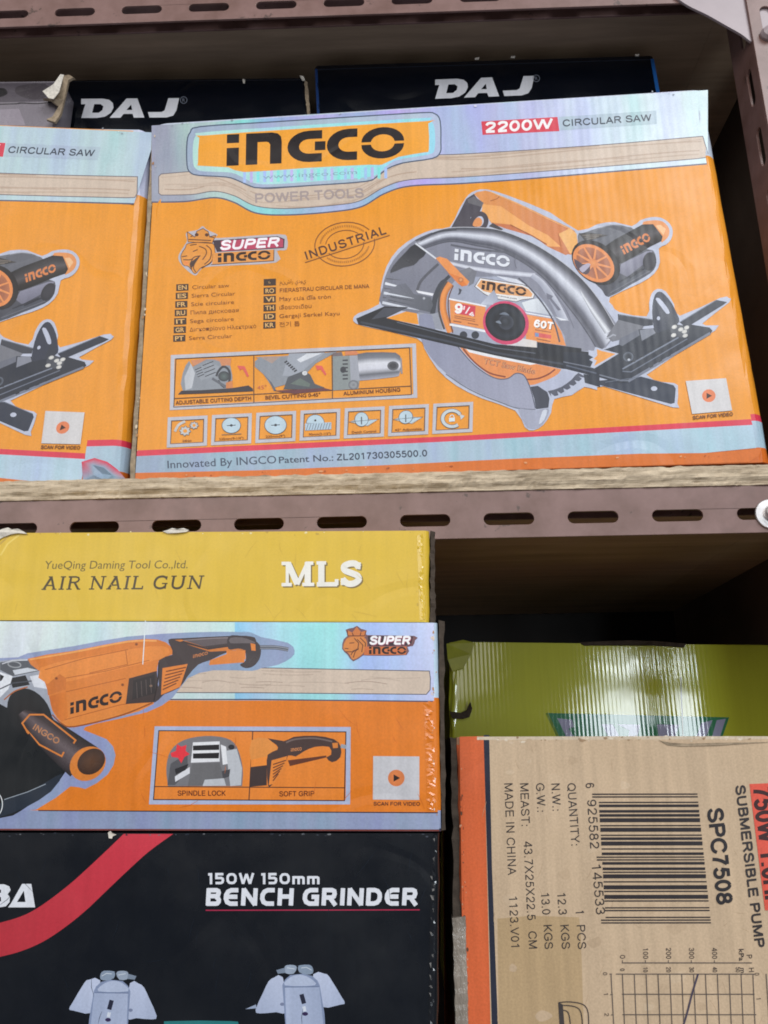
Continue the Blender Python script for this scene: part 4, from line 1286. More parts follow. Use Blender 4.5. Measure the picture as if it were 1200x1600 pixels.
def creased_edge(F, pts, wd, colf, mat, parent, amp=.0007, seed=0, n=46):
    """laminate broken into small facets along a folded edge"""
    rnd = random.Random(seed)
    v, ink, f = [], [], []
    for i in range(n + 1):
        t = i / n * (len(pts) - 1)
        k = min(int(t), len(pts) - 2)
        x, y = lerp(pts[k][0], pts[k + 1][0], t - k), lerp(pts[k][1], pts[k + 1][1], t - k)
        for j in range(4):
            xx = x + (j / 3 - .5) * wd + rnd.uniform(-.03, .03) * wd
            yy = y + rnd.uniform(-2.5, 2.5)
            h = (.00026 + rnd.random() ** 3 * amp) if j in (1, 2) else .0002
            v.append(F.at(xx, yy) + F.n * h)
            ink.append(colf(xx, yy))
    for i in range(n):
        for j in range(3):
            f.append((4 * i + j, 4 * i + j + 1, 4 * i + 5 + j, 4 * i + 4 + j))
    o = link_mesh('creased_edge', v, f, mat, parent, parent.location.copy(), ink)
    bm = bmesh.new()
    bm.from_mesh(o.data)
    bm.normal_update()
    bmesh.ops.reverse_faces(bm, faces=[q for q in bm.faces if q.normal.dot(F.n) < 0])
    bm.to_mesh(o.data)
    bm.free()
    return o


def scuffs(a, pts, n, cols, seed=0, spread=3.0, size=2.2):
    """rubbed spots and nicks along a line"""
    rnd = random.Random(seed)
    for i in range(n):
        t = rnd.random() * (len(pts) - 1)
        k = min(int(t), len(pts) - 2)
        x, y = lerp(pts[k][0], pts[k + 1][0], t - k), lerp(pts[k][1], pts[k + 1][1], t - k)
        x += rnd.gauss(0, spread)
        y += rnd.gauss(0, spread)
        r_ = size * (.3 + rnd.random() ** 2)
        m_ = rnd.randint(5, 7)
        a0 = rnd.random() * 6
        st = rnd.uniform(1, 2.6)
        ang = math.atan2(pts[k + 1][1] - pts[k][1], pts[k + 1][0] - pts[k][0])
        q = []
        for j in range(m_):
            aa = a0 + j * 2 * math.pi / m_
            rr = r_ * rnd.uniform(.5, 1)
            u, w_ = rr * st * math.cos(aa), rr * math.sin(aa)
            q.append((x + u * math.cos(ang) - w_ * math.sin(ang), y + u * math.sin(ang) + w_ * math.cos(ang)))
        a.poly(q, rnd.choice(cols))


def scratches(a, box, n, col, seed=0, ln=40):
    rnd = random.Random(seed)
    for i in range(n):
        x, y = rnd.uniform(box[0], box[2]), rnd.uniform(box[1], box[3])
        an = rnd.gauss(1.4, .5)
        L_ = rnd.uniform(.3, 1) * ln
        k = rnd.uniform(-.15, .15)
        a.stroke([(x, y), (x + L_ * .5 * math.cos(an), y + L_ * .5 * math.sin(an)), (x + L_ * math.cos(an + k), y + L_ * math.sin(an + k))], [.3, .8, .2], col)


# ------------------------------------------------------------------ the rack
rack = thing('slotted_steel_rack', 'brown slotted angle steel shelving rack holding all the cartons', 'shelving rack', Vector((-.35, .25, -.33)))
XZ = lambda y0: (lambda u, v_, w_: (u, y0 + w_, v_))


def slot(cx, cz, L_, h, vert=False):
    r_ = h / 2
    p = ell(L_ / 2 - r_, 0, r_, r_, -90, 90, 8) + ell(-L_ / 2 + r_, 0, r_, r_, 90, 270, 8)
    if vert:
        p = [(-y, x) for x, y in p]
    return [(cx + x, cz + z) for x, z in p]


def beam(x0, z0, z1, first, label=None):
    g = Geo()
    holes = []
    k = -16
    while first + k * .04993 < .232:
        cx = first + k * .04993
        if cx > x0 + .02:
            holes.append(slot(cx, (z0 + z1) / 2 - .003, .030, .0073))
        k += 1
    g.plate([(x0, z0), (.2515, z0), (.2515, z1), (x0, z1)], holes, .0018, XZ(0))
    g.box(x0, .2515, .0018, .0275, z1 - .0018, z1)
    g.box(x0, .2515, .0257, .0275, z1 - .0110, z1 - .00182)  # return lip added to darken what shows through the slots
    o = link_mesh('front_beam', g.v, g.f, M['steel'], rack, rack.location.copy())
    fix_normals(o)
    b = o.modifiers.new('soft_edges', 'BEVEL')
    b.width = .0004
    b.segments = 2
    b.limit_method = 'ANGLE'
    return o


beam(-1.0, .1245, .1537, -.1873)
P0, n0 = Vector((0, 0, 0)), Vector((0, -1, 0))
beam(-1.0, .5215, .5507, on_plane(117, 16.5, P0, n0).x)
# gusset plate with a curved inner edge, upper right corner
gp = [on_plane(x, y, Vector((0, -.002, 0)), n0) for x, y in smooth([(1054, -6), (1076, 9), (1105, 23), (1135, 40), (1158, 53), (1172, 64)], False, 4)]
gp = [(p.x, p.z) for p in gp] + [(.284, .470), (.284, .60), (.19, .60)]
g = Geo()
g.plate(gp, [], .0018, XZ(-.0020))
o = link_mesh('gusset_plate', g.v, g.f, M['plate'], rack, rack.location.copy())
fix_normals(o)
# upright: angle iron, slotted on both legs
g = Geo()
bz = on_plane(1197, 36, Vector((0, -.004, 0)), n0)
holes = [slot(bz.x + .0012, bz.z + .05 * k, .030, .0085, True) for k in range(-16, 6)]
g.plate([(.2525, -.45), (.2845, -.45), (.2845, .80), (.2525, .80)], holes, .0018, XZ(-.0042))
d = ray(1189, 229)
k_ = .2525 / d.x
hy, hz = EYE.y + d.y * k_, d.z * k_
holes = [slot(hy, hz + .05 * k, .030, .0075, True) for k in range(-14, 9)]
g.plate([(-.0024, -.45), (.031, -.45), (.031, .80), (-.0024, .80)], holes, .0018, lambda u, v_, w_: (.2525 + w_, u, v_))
o = link_mesh('upright', g.v, g.f, M['steel'], rack, rack.location.copy())
fix_normals(o)
b = o.modifiers.new('soft_edges', 'BEVEL')
b.width = .0004
b.segments = 2
b.limit_method = 'ANGLE'


def lathe_y(name, cx, cz, prof, mat, n=40, hexa=False):
    """solid of revolution about the Y axis; prof: [(radius, y)] from the back to the front"""
    v, f = [], []
    for r_, y in prof:
        for i in range(n):
            a = 2 * math.pi * i / n
            v.append((cx + r_ * math.cos(a), y, cz + r_ * math.sin(a)))
    for k in range(len(prof) - 1):
        for i in range(n):
            f.append((k * n + i, k * n + (i + 1) % n, (k + 1) * n + (i + 1) % n, (k + 1) * n + i))
    f.append(tuple(range(n)))
    f.append(tuple((len(prof) - 1) * n + i for i in reversed(range(n))))
    o = link_mesh(name, v, f, mat, rack, rack.location.copy(), smoothf=False)
    fix_normals(o)
    return o


wp = on_plane(1203.5, 804, P0, n0)
ws = lathe_y('washer', wp.x, wp.z, [(.0090, -.0001), (.0092, -.0008), (.0088, -.0015), (.0052, -.0016)], M['zinc'])
lathe_y('bolt', wp.x + .0004, wp.z, [(.0048, -.0015), (.0050, -.0034), (.0042, -.0058), (.0022, -.0072), (.0006, -.0076)], M['zinc'])
wp2 = on_plane(1199, 55, Vector((0, -.0045, 0)), n0)
lathe_y('bolt', wp2.x, wp2.z, [(.0052, -.0043), (.0053, -.0062), (.0042, -.0088), (.0020, -.0100), (.0005, -.0103)], M['plate'])
# added back and end panels keep the bays dark and block stray light
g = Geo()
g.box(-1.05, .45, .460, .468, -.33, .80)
link_mesh('added_back_panel', g.v, g.f, M['panel'], rack, rack.location.copy())
g = Geo()
g.box(.300, .306, .033, .459, -.33, .80)
link_mesh('added_end_panel', g.v, g.f, M['end'], rack, rack.location.copy())


def board(label, z0, z1, y0, x1, seed, rough=.0011):
    v, f = [], []
    n, K = 620, 5
    x0 = -1.0
    for i in range(n + 1):
        x = lerp(x0, x1, i / n)
        for j in range(K + 1):
            t = j / K
            z = lerp(z0, z1, t)
            q = mnoise.noise(Vector((x * 90, seed, t * 4))) * rough + mnoise.noise(Vector((x * 420, seed + 3, t * 9))) * rough * .7
            zz = z + (mnoise.noise(Vector((x * 160, seed + 9, 0))) * .0008 if j == K else 0)
            lip = .0016 if t < .22 else 0
            v.append((x, y0 + q + lip, zz))
        v.append((x, .455, z1))
        v.append((x, .455, z0))
    m_ = K + 3
    for i in range(n):
        for j in range(m_):
            f.append((i * m_ + j, (i + 1) * m_ + j, (i + 1) * m_ + (j + 1) % m_, i * m_ + (j + 1) % m_))
    f.append(tuple(range(m_)))
    f.append(tuple(n * m_ + j for j in reversed(range(m_))))
    k0 = len(f)
    bv, bf = box_vf(.2512, .2995, .034, .455, z0, z1)
    f += [tuple(i + len(v) for i in q) for q in bf]
    v += bv
    o = link_mesh('shelf_board', v, f, M['board'])
    o.data.materials.append(M['edge'])
    for p in o.data.polygons:
        j = p.index % m_
        if p.index < n * m_ and j < K:
            p.material_index = 1
    fix_normals(o)
    tag(o, label, 'shelf board', 'wooden shelf boards')
    return o


board('rough plywood shelf board under the two orange saw cartons', .1538, .1658, -.0026, .2510, 1)
board('brown plywood board of the top shelf, seen from below behind the uppermost beam', .5508, .5628, .002, .2510, 5)
board('lowest shelf board under the black grinder carton and the brown pump carton', -.312, -.300, -.045, .2510, 8)

# ------------------------------------------------------------------ upper shelf cartons
FR, tR = saw_carton([(243, 194), (1101, 140), (1209, 722), (206, 753)], 0, -.5, 1.0,
                    'orange circular saw carton on the upper shelf with its whole front in view', .24)
slab('cut_edge', FR, [(238, 200), (244, 196), (209, 752), (202, 750)], .03, M['kraft'], tR, off=-.0006, jag=.0004, seed=2)
edgecol = lambda x, y: OR_S if 262 < y < 640 else (c(216, 56, 80) if 640 <= y < 652 else c(200, 218, 228, 1))
FL, tL = saw_carton([(-560, 192), (237, 203), (198, 757), (-640, 762)], .014, 2.0, -.5,
                    'orange circular saw carton cut off by the left photo border, its lower right corner crumpled', .24, xf=H_left, r=.012)
rnd = random.Random(21)
ring_ = [(128, 722), (148, 716), (168, 722), (184, 734), (196, 748), (186, 758), (168, 762), (152, 754), (130, 751)]
mid_ = [(146, 728), (164, 733), (178, 745), (166, 752), (148, 744)]
P_ = [FL.at(*p) + FL.n * .0005 for p in ring_] + [FL.at(*p) + FL.n * rnd.uniform(.0012, .0042) for p in mid_] + [FL.at(160, 741) + FL.n * .001]
T_ = [(0, 1, 9), (1, 2, 9), (2, 10, 9), (2, 3, 10), (3, 11, 10), (3, 4, 11), (4, 5, 11), (5, 12, 11), (5, 6, 12), (6, 7, 12), (7, 13, 12), (7, 8, 13), (8, 0, 13), (0, 9, 13), (9, 10, 14), (10, 11, 14), (11, 12, 14), (12, 13, 14), (13, 9, 14)]
cr = link_mesh('crumpled_corner', P_, [tuple(reversed(t)) for t in T_], M['saw'], tL, tL.location.copy(), [c(216, 56, 80)] * 4 + [c(170, 150, 160, 1)] + [c(150, 170, 192, 1)] * 10)

NAVY = c(10, 15, 24)


def daj_logo(a, p0, Wv, Uv, col):
    def mp(pts):
        out = []
        for x, y in pts:
            u, v_ = (x - 250) / 305, (368 - y) / 60
            out.append((p0[0] + Wv[0] * u + Uv[0] * v_, p0[1] + Wv[1] * u + Uv[1] * v_))
        return out
    a.poly(mp([(250, 308), (318, 308), (338, 312), (350, 322), (353, 336), (346, 352), (328, 364), (305, 368), (254, 368), (259, 345), (264, 325), (251, 325)]), col,
           holes=[mp([(292, 325), (312, 325), (321, 332), (319, 343), (308, 352), (287, 352)])])
    a.poly(mp([(343, 368), (392, 308), (426, 308), (452, 368), (419, 368), (414, 356), (386, 356), (377, 368)]), col, holes=[mp([(394, 344), (408, 327), (412, 344)])])
    a.poly(mp([(523, 308), (557, 308), (551, 346), (542, 362), (522, 368), (468, 368), (462, 351), (505, 351), (514, 346)]), col)


def daj_carton(quad, Y, label, lp, wv, uv, reg, strip, seed):
    F = Face(quad, Y, 0, 0)
    base = (F.q[2] + F.q[3]) / 2 + Vector((0, .09, 0))
    t = thing('tool_carton', label, 'carton', base, 'dark navy cartons lying on the saw cartons')
    F.body(t, .18, .003, [(0, 0, NAVY)], M['daj'], wob=.0008, seed=seed)
    a = Art(F)
    daj_logo(a, lp, wv, uv, c(226, 228, 236))
    a.ring(reg[0], reg[1], 5.2, 5.2, .9, c(120, 126, 140), n=20)
    a.text("R", (reg[0] - 1.9, reg[1] + 2.4), (reg[0] + 2.1, reg[1] + 2.3), 4.8, c(120, 126, 140), .01)
    strip(a)
    a.build(t, M['daj'])
    return F, t


def st1(a):
    a.stroke([(100, 128), (472, 125)], .8, c(44, 46, 54))


F1, t1 = daj_carton([(84, 126), (475, 122), (489, 250), (78, 254)], .060, 'dark navy carton lying behind the left saw carton, smaller of the two with white letters', (125, 184.5), (152, -1), (2, -30), (287, 156.5), st1, 3)
slab('side_flap', F1, [(475, 124), (480, 126), (486, 200), (481, 200)], .10, M['kraft'], t1, off=-.001, jag=.0004, seed=5)
shard('paper_scrap', F1, [(469, 120), (474, 121), (477, 127), (473, 128), (470, 124)], .0004, M['paper'], t1, curl=.001, seed=1)
shard('paper_scrap', F1, [(379, 125), (383, 125), (383, 131), (380, 131)], .0004, M['paper'], t1, off=.0006, curl=.0005, seed=2)


def st2(a):
    a.stroke([(493, 109), (1020, 93)], 1.0, c(40, 46, 58))
    a.stroke([(1019, 92), (1029, 150), (1036, 190)], 5.5, c(36, 92, 160))
    a.stroke([(494, 108), (498, 190)], 4, c(34, 60, 110))


F2, t2 = daj_carton([(491, 103), (1021, 87), (1048, 240), (498, 252)], .058, 'dark navy carton with blue side edges behind the right saw carton', (678, 154.5), (154, -6), (2, -30), (838, 122.5), st2, 8)
for i, (x, y) in enumerate(((745, 92.5), (801, 90), (995, 87))):
    shard('paper_scrap', F2, [(x - 3, y - 1), (x + 4, y - 1.5), (x + 3, y + 1.5), (x - 3, y + 1.5)], .0004, M['paper'], t2, off=.0006, curl=.0004, seed=i)

# grey carton with a torn flap, top left
FG = Face([(-300, 131), (98, 127), (80, 250), (-310, 256)], .035, 0, 0)
tG = thing('torn_carton', 'grey carton with a torn kraft corner lying on the left saw carton', 'carton', (FG.q[2] + FG.q[3]) / 2 + Vector((0, .008, 0)))
GREY = c(126, 120, 128)
FG.body(tG, .022, .003, [(0, 0, GREY)], M['black'], wob=.0012, seed=4)
a = Art(FG)
a.poly([(-290, 134), (96, 129), (84, 158), (-290, 166)], c(84, 78, 86))
a.poly(smooth([(-10, 140), (6, 138), (12, 146), (0, 152), (-12, 150)], True, 3), c(26, 24, 28))
a.poly(smooth([(30, 134), (70, 131), (78, 146), (60, 156), (36, 152), (24, 144)], True, 3), c(66, 60, 66))
a.stroke(smooth([(-290, 168), (0, 163), (30, 161), (60, 162), (88, 158)], False, 4), 1.4, c(40, 36, 40))
a.poly([(-200, 180), (30, 170), (40, 196), (-200, 200)], c(146, 138, 148))
a.build(tG, M['black'])
shard('torn_flap', FG, Z(0, 0, 2, [(222, 248), (236, 250), (237, 258), (228, 277), (207, 325), (193, 362), (180, 397), (160, 400), (168, 372), (188, 342), (170, 340), (143, 326), (150, 317), (184, 303), (203, 268)]), .0022, M['kraft'], tG, off=.002, curl=.009, seed=3)
shard('torn_paper', FG, Z(0, 0, 2, [(150, 316), (186, 300), (205, 264), (214, 262), (200, 318), (186, 344), (168, 336)]), .0006, M['paper'], tG, off=.009, curl=.003, seed=6)

# ------------------------------------------------------------------ lower shelf, left stack
YEL = c(222, 186, 58)
FY = Face([(-10, 833), (671, 829), (671, 972), (-10, 969)], -.035, 0, 0)
tY = thing('nail_gun_carton', 'yellow air nail gun carton on top of the stack', 'carton', (FY.q[2] + FY.q[3]) / 2 + Vector((0, .12, 0)), 'cartons in the left stack of the lower shelf')
FY.body(tY, .24, .0035, [(0, 0, YEL)], M['yellow'], wob=.0007, seed=2)
a = Art(FY)
a.poly([(0, 834), (661, 831), (661, 970), (0, 967)], YEL)
a.text("YueQing Daming Tool Co.,ltd.", (69, 889), (293, 888), 12.5, c(112, 96, 40), .004, shear=.16)
SLAB['M'] = (1.16, [{'p': [(.2, 0), (.2, 1)], 'w': .5}, [(.22, .98), (.56, .06)], {'p': [(.56, .04), (.92, 1)], 'w': .6}, [(.92, 0), (.92, 1)], srf(.18, .04, .36), srf(.14, .96, .28), srf(.94, .04, .42), srf(.98, .96, .28)])
SLAB['S'] = (.80, [smooth([(.68, .76), (.56, .92), (.36, .93), (.17, .82), (.19, .64), (.42, .52), (.63, .40), (.67, .22), (.50, .07), (.28, .07), (.10, .26)], False, 5), {'p': [(.68, .68), (.70, .98)], 'w': .5}, {'p': [(.10, .0), (.10, .30)], 'w': .5}])
a.glyphs("AIR NAIL GUN", (65, 921.5), (316, 920), (0, -20.5), .175, c(74, 62, 34), SLAB, shear=.16, track=.13)
for ox, oy, cl in ((2.2, 2.0, c(128, 108, 62)), (0, 0, c(238, 236, 228))):
    a.glyphs("MLS", (440 + ox, 915 + oy), (566 + ox, 914 + oy), (0, -36), .27, cl, SLAB, track=.04)
a.stroke([(1, 868), (12, 850), (30, 836)], 2.5, c(236, 208, 100))
a.stroke([(0, 850), (8, 843), (16, 835)], 3, c(196, 160, 60))
scuffs(a, [(5, 835), (660, 832)], 26, [c(236, 222, 170), c(196, 160, 60)], 1, 1.6, 2.0)
scuffs(a, [(655, 840), (657, 965)], 22, [c(246, 230, 160), c(200, 166, 60)], 2, 2.4, 2.0)
scratches(a, (20, 840, 640, 960), 16, c(206, 170, 56), 3)
a.build(tY, M['yellow'])
creased_edge(FY, [(656, 836), (658, 900), (660, 968)], 9, lambda x, y: YEL, M['edge_print'], tY, amp=.0004, seed=1)
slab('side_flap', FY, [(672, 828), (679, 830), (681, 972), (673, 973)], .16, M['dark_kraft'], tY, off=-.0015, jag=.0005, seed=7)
shard('torn_edge', FY, [(-4, 832), (6, 827), (14, 825), (20, 828), (30, 827), (38, 831), (44, 835), (30, 834), (18, 836), (6, 840), (-4, 846)], .0008, M['paper'], tY, curl=.001, seed=2)
shard('torn_edge', FY, [(255, 831), (262, 829), (270, 826), (278, 828), (288, 826), (296, 829), (292, 832), (276, 834), (262, 834)], .0008, M['paper'], tY, curl=.001, seed=3)

ORG2 = c(224, 124, 34)
FB = Face([(-180, 970), (684, 973), (690, 1299), (-186, 1297)], -.037, .3, 0)
tB = thing('angle_grinder_carton', 'orange angle grinder carton with silver foil top in the middle of the stack', 'carton', (FB.q[2] + FB.q[3]) / 2 + Vector((0, .12, 0)), 'cartons in the left stack of the lower shelf')
LAV = c(144, 157, 192, 1)
FB.body(tB, .24, .003, [(0, 0, c(60, 62, 84)), (.012, .012, c(160, 172, 204, 1)), (.094, .094, ORG2), (.625, .625, c(196, 216, 236, 1))], M['saw'], wob=.0007, seed=6)
a = Art(FB)
zg = lambda *p: Z(0, 960, 3, p)
zh = lambda *p: Z(360, 960, 3.3333, p)
fw, fc, fv, fb_ = c(214, 226, 226, 1), c(168, 220, 232, 1), c(206, 210, 244, 1), c(168, 200, 240, 1)  # rainbow sheen of the foil top painted as fixed colours
fxs = [(-175, fw), (60, fw), (150, c(196, 224, 224, 1)), (200, fw), (300, fw), (366, c(206, 228, 230, 1)), (368, c(146, 200, 240, 1)), (400, c(180, 206, 240, 1)), (440, fc), (520, c(160, 228, 230, 1)), (560, fb_), (620, c(180, 200, 244, 1)), (678, fv)]
v, cc, f = [], [], []
for i, (x, cl) in enumerate(fxs):
    yt, yb = 970.5 + (x + 180) * .0035, 1094 + (x + 180) * .0012
    v += [(x, yt), (x, yb)]
    cc += [cl, mix(cl, LAV, .2)]
    if i:
        f.append((2 * i - 2, 2 * i - 1, 2 * i + 1, 2 * i))
a.raw(v, f, cc)
a.poly([(-175, 1093.5), (681, 1095), (684, 1269), (-180, 1265)], ORG2)
a.stroke([(-175, 1093), (400, 1093), (676, 1096)], 2, c(70, 76, 96))
wo = [(-175, 1040), (408, 1043.5), (671, 1048.5), (672.5, 1060), (672, 1078), (666, 1085), (408, 1082.5), (-175, 1081)]
a.poly(wo, WOOD)
rnd = random.Random(9)
for k in range(26):
    x, y = rnd.uniform(150, 600), rnd.uniform(1047, 1078)
    L_ = rnd.uniform(30, 110)
    pts = [(x + L_ * i / 8, y + (x + L_ * i / 8 - 400) * .018 - 2.5 * math.sin(i / 8 * math.pi) * (k % 3 - .6)) for i in range(9)]
    if pts[-1][0] < 668:
        a.stroke(pts, rnd.uniform(.8, 1.8), mix(WOOD, c(150, 128, 116), rnd.uniform(.3, .7)))
a.stroke(wo, 1.3, c(84, 84, 98), closed=True)
a.poly([(-180, 1266), (684, 1270), (686, 1296), (-182, 1294.5)], c(134, 148, 182, 1), grad=((0, 1280), (680, 1284), c(150, 162, 190, 1)))
a.stroke([(60, 1266.5), (684, 1270)], 1.6, c(34, 24, 34))
a.stroke([(-180, 1295.5), (686, 1297.5)], 2.2, c(120, 56, 48))
# tool halo
hal = [(-180, 1000)] + zg((0, 205), (130, 182), (350, 148), (600, 104), (900, 84), (1100, 82), (1160, 84)) + zh((40, 85), (110, 95), (160, 118), (300, 148), (335, 190), (318, 225), (250, 262), (160, 280)) + \
    zg((1180, 265), (1000, 262), (880, 300), (810, 390), (690, 458), (450, 512), (392, 542), (500, 585), (542, 660), (505, 750), (400, 818), (330, 806), (170, 915), (-100, 930)) + [(-180, 1270)]
a.poly(smooth(hal[:-1], False, 2) + [hal[-1]], LAV)
# disc guard and disc, lower left
a.poly(smooth(zg((-200, 330), (0, 330), (120, 340), (300, 560), (320, 720), (220, 830), (100, 920), (0, 955), (-300, 960)), True, 2), c(14, 20, 26))
a.poly(smooth(zg((20, 870), (130, 830), (210, 790), (295, 745), (240, 830), (120, 905), (0, 950), (-60, 950)), True, 2), c(34, 44, 58))
a.stroke(zg((20, 868), (130, 832), (215, 795)), 1.2, c(150, 160, 172))
a.ring(*zg((-30, 890))[0], 14, 20, 1.4, c(220, 224, 228))
# gear head
a.poly(smooth(zg((-60, 240), (60, 212), (140, 212), (190, 270), (225, 360), (240, 440), (140, 480), (0, 420), (-80, 360)), True, 2), c(158, 164, 178))
a.poly(zg((0, 225), (130, 212), (185, 265), (60, 290), (0, 260)), c(86, 90, 98))
a.ring(*zg((68, 235))[0], 10, 4.5, 2, c(150, 154, 160), 8)
a.poly(zg((45, 300), (120, 285), (140, 330), (60, 345)), c(30, 32, 38))
a.poly(zg((140, 290), (200, 280), (225, 350), (160, 340)), c(214, 218, 228))
a.poly(zg((0, 270), (60, 290), (40, 350), (0, 390)), c(224, 228, 236))
a.poly(zg((0, 280), (20, 290), (8, 310), (0, 315)), c(24, 26, 32))
# orange body
a.poly(smooth(zg((130, 208), (350, 170), (600, 122), (740, 118), (800, 150), (808, 188), (745, 215), (735, 300), (720, 420), (560, 480), (350, 530), (290, 510), (245, 450), (230, 380), (190, 270)), True, 2), c(216, 124, 52), grad=((130, 1050), (150, 1120), c(222, 134, 58)))
a.poly(smooth(zg((190, 250), (400, 200), (700, 150), (790, 160), (760, 205), (500, 270), (230, 330)), True, 2), c(228, 138, 62))
for q in (((210, 260), (400, 205), (600, 165)), ((300, 300), (500, 265), (700, 215)), ((300, 365), (590, 300)), ((300, 495), (560, 425), (720, 400)), ((590, 170), (598, 235), (420, 275))):
    a.stroke(zg(*q), 1.0, c(170, 88, 36))
a.poly(zg((280, 280), (310, 300), (310, 350), (225, 380), (220, 330)), c(206, 116, 50))
q = zg((330, 468), (572, 408))
a.logo(q[0], (q[1][0] - q[0][0], q[1][1] - q[0][1]), (0, -18), c(38, 26, 28))
a.poly(zg((605, 300), (735, 265), (745, 380), (715, 412), (590, 420)), c(62, 50, 50))
a.poly(zg((625, 310), (725, 282), (728, 370), (620, 400)), c(46, 40, 42))
a.disc(*zg((708, 335))[0], 2, 2, [c(150, 120, 100)] * 2)
a.poly(smooth(zg((790, 118), (850, 112), (1100, 100), (1180, 104), (1200, 120), (1200, 180), (1100, 165), (985, 215), (930, 235), (880, 290), (840, 345), (770, 375), (745, 400), (715, 412), (745, 330), (745, 215), (808, 190), (800, 150)), True, 2), c(66, 56, 58))
a.poly(zg((850, 120), (1150, 104), (1150, 125), (960, 150), (900, 140)), c(96, 86, 90))
a.poly(zg((820, 120), (850, 118), (975, 158), (1110, 140), (1170, 146), (1170, 165), (985, 175), (905, 150)), c(206, 122, 56))
a.poly(zg((840, 130), (975, 166), (1100, 148), (1090, 142), (975, 158), (860, 124)), c(60, 48, 50))
a.poly(zg((985, 215), (1110, 168), (1150, 168), (1145, 225), (980, 238)), c(222, 130, 56))
q = zg((905, 205), (975, 188))
a.logo(q[0], (q[1][0] - q[0][0], q[1][1] - q[0][1]), (0, -5), c(190, 120, 74))
a.poly(zg((762, 252), (880, 232), (845, 340), (755, 378)), c(222, 130, 56))
for k in range(6):
    a.stroke(zg((778 - 3 * k, 268 + 17 * k), (872 - 9 * k, 248 + 15 * k)), 1.8, c(112, 58, 34))
a.stroke(smooth(zg((140, 212), (350, 176), (600, 128), (735, 124)), False, 4), 2.6, c(238, 164, 92))
a.stroke(smooth(zg((245, 470), (290, 512), (350, 526), (560, 476), (715, 414)), False, 4), 2.2, c(150, 78, 30))
a.poly(zg((230, 385), (310, 360), (320, 480), (290, 505), (248, 450)), c(200, 106, 40), grad=(zg((240, 420))[0], zg((320, 420))[0], c(220, 126, 48)))
for p_ in ((265, 300), (575, 330), (640, 140)):
    a.disc(*zg(p_)[0], 2.6, 2.4, [c(90, 50, 30), c(176, 96, 42)])
for k in range(4):
    a.stroke(zg((640 + 22 * k, 318 - 6 * k), (644 + 22 * k, 392 - 8 * k)), 1.2, c(84, 72, 72))
a.stroke(smooth(zg((860, 122), (1000, 112), (1150, 108)), False, 3), 1.8, c(132, 122, 126))
a.stroke(smooth(zg((745, 225), (740, 310), (722, 405)), False, 3), 2.0, c(40, 30, 32))
a.poly(zg((60, 262), (130, 250), (180, 262), (70, 284)), c(200, 206, 216))
a.stroke(zg((0, 350), (60, 322), (150, 312)), 1.8, c(70, 74, 84))
a.stroke(zg((10, 232), (60, 216), (130, 214)), 1.6, c(206, 210, 220))
# rear loop of the handle and cable
a.poly(smooth(zh((-10, 115), (60, 112), (115, 130), (150, 155), (160, 190), (150, 235), (120, 270), (80, 280), (50, 262), (80, 240), (75, 190), (40, 178), (-10, 180)), True, 3), c(62, 54, 58))
a.poly(smooth(zh((0, 122), (60, 120), (110, 136), (130, 150), (60, 150), (0, 150)), True, 2), c(104, 96, 100))
a.poly(zh((105, 150), (130, 155), (132, 190), (110, 188)), c(222, 130, 56))
a.poly(zh((-20, 190), (78, 186), (80, 234), (-20, 240)), c(222, 130, 56))
a.stroke(smooth(zh((155, 172), (230, 172), (285, 180), (302, 184)), False, 4), 6.5, None, cols=[c(48, 54, 64), c(150, 156, 170), c(56, 60, 70), c(140, 146, 160), c(44, 48, 58)])
# side handle
a.disc(*zg((140, 470))[0], 32, 44, [c(28, 26, 30), c(24, 24, 28), c(20, 24, 30)], -30)
a.stroke(smooth(zg((20, 400), (70, 360), (130, 340)), False, 4), 2, c(170, 96, 50))
A1, B1 = zg((85, 470), (130, 560), (230, 665), (330, 760)), zg((120, 445), (215, 470), (330, 540), (460, 625))
a.strip(A1, B1, [c(40, 36, 40), c(78, 68, 72), c(104, 92, 96), c(64, 54, 56), c(36, 32, 34)])
a.stroke(zg((135, 560), (105, 510), (140, 470), (205, 470), (355, 590), (345, 605)), 2.6, c(214, 128, 58))
a.stroke(zg((130, 555), (110, 520), (185, 610), (290, 665), (300, 645)), 2.6, c(214, 128, 58))
a.sans("INGCO", zg((150, 535))[0], zg((270, 610))[0], 9.5, c(186, 130, 92), .2)
a.disc(*zg((412, 700))[0], 30, 25, [c(216, 128, 54)] * 2, -38)
a.disc(*zg((428, 690))[0], 23.5, 18.5, [c(92, 60, 40), c(80, 54, 40), c(60, 42, 36)], -38)
# two pictures in the strip
fr = [zg((735, 535))[0], zh((615, 598))[0], zh((612, 978))[0], zg((710, 880))[0]]
a.stroke(fr, 7, c(172, 182, 212), closed=True)
fi = [zg((745, 545))[0], zh((602, 612))[0], zh((594, 970))[0], zg((720, 868))[0]]
a.poly(fi, c(228, 132, 48))
a.stroke(fi, 1.6, c(40, 28, 34), closed=True)
a.stroke([zh((117, 608))[0], zh((97, 965))[0]], 1.5, c(48, 32, 34))
a.stroke([zg((724, 807))[0], zh((594, 903))[0]], 1.4, c(48, 32, 34))
a.sans("SPINDLE LOCK", zg((832, 850))[0], zg((1058, 850))[0], 8, c(92, 34, 18), .18)
a.sans("SOFT GRIP", zh((254, 948))[0], zh((438, 946))[0], 8, c(92, 34, 18), .18)
S1, S2, S3 = c(118, 118, 124), c(186, 190, 198), c(224, 226, 232)
a.poly(smooth(zg((788, 805), (780, 720), (800, 640), (860, 590), (960, 570), (1060, 580), (1110, 620), (1138, 720), (1135, 805)), False, 3), S1)
a.poly(zg((905, 600), (1030, 595), (1030, 690), (895, 695)), S3)
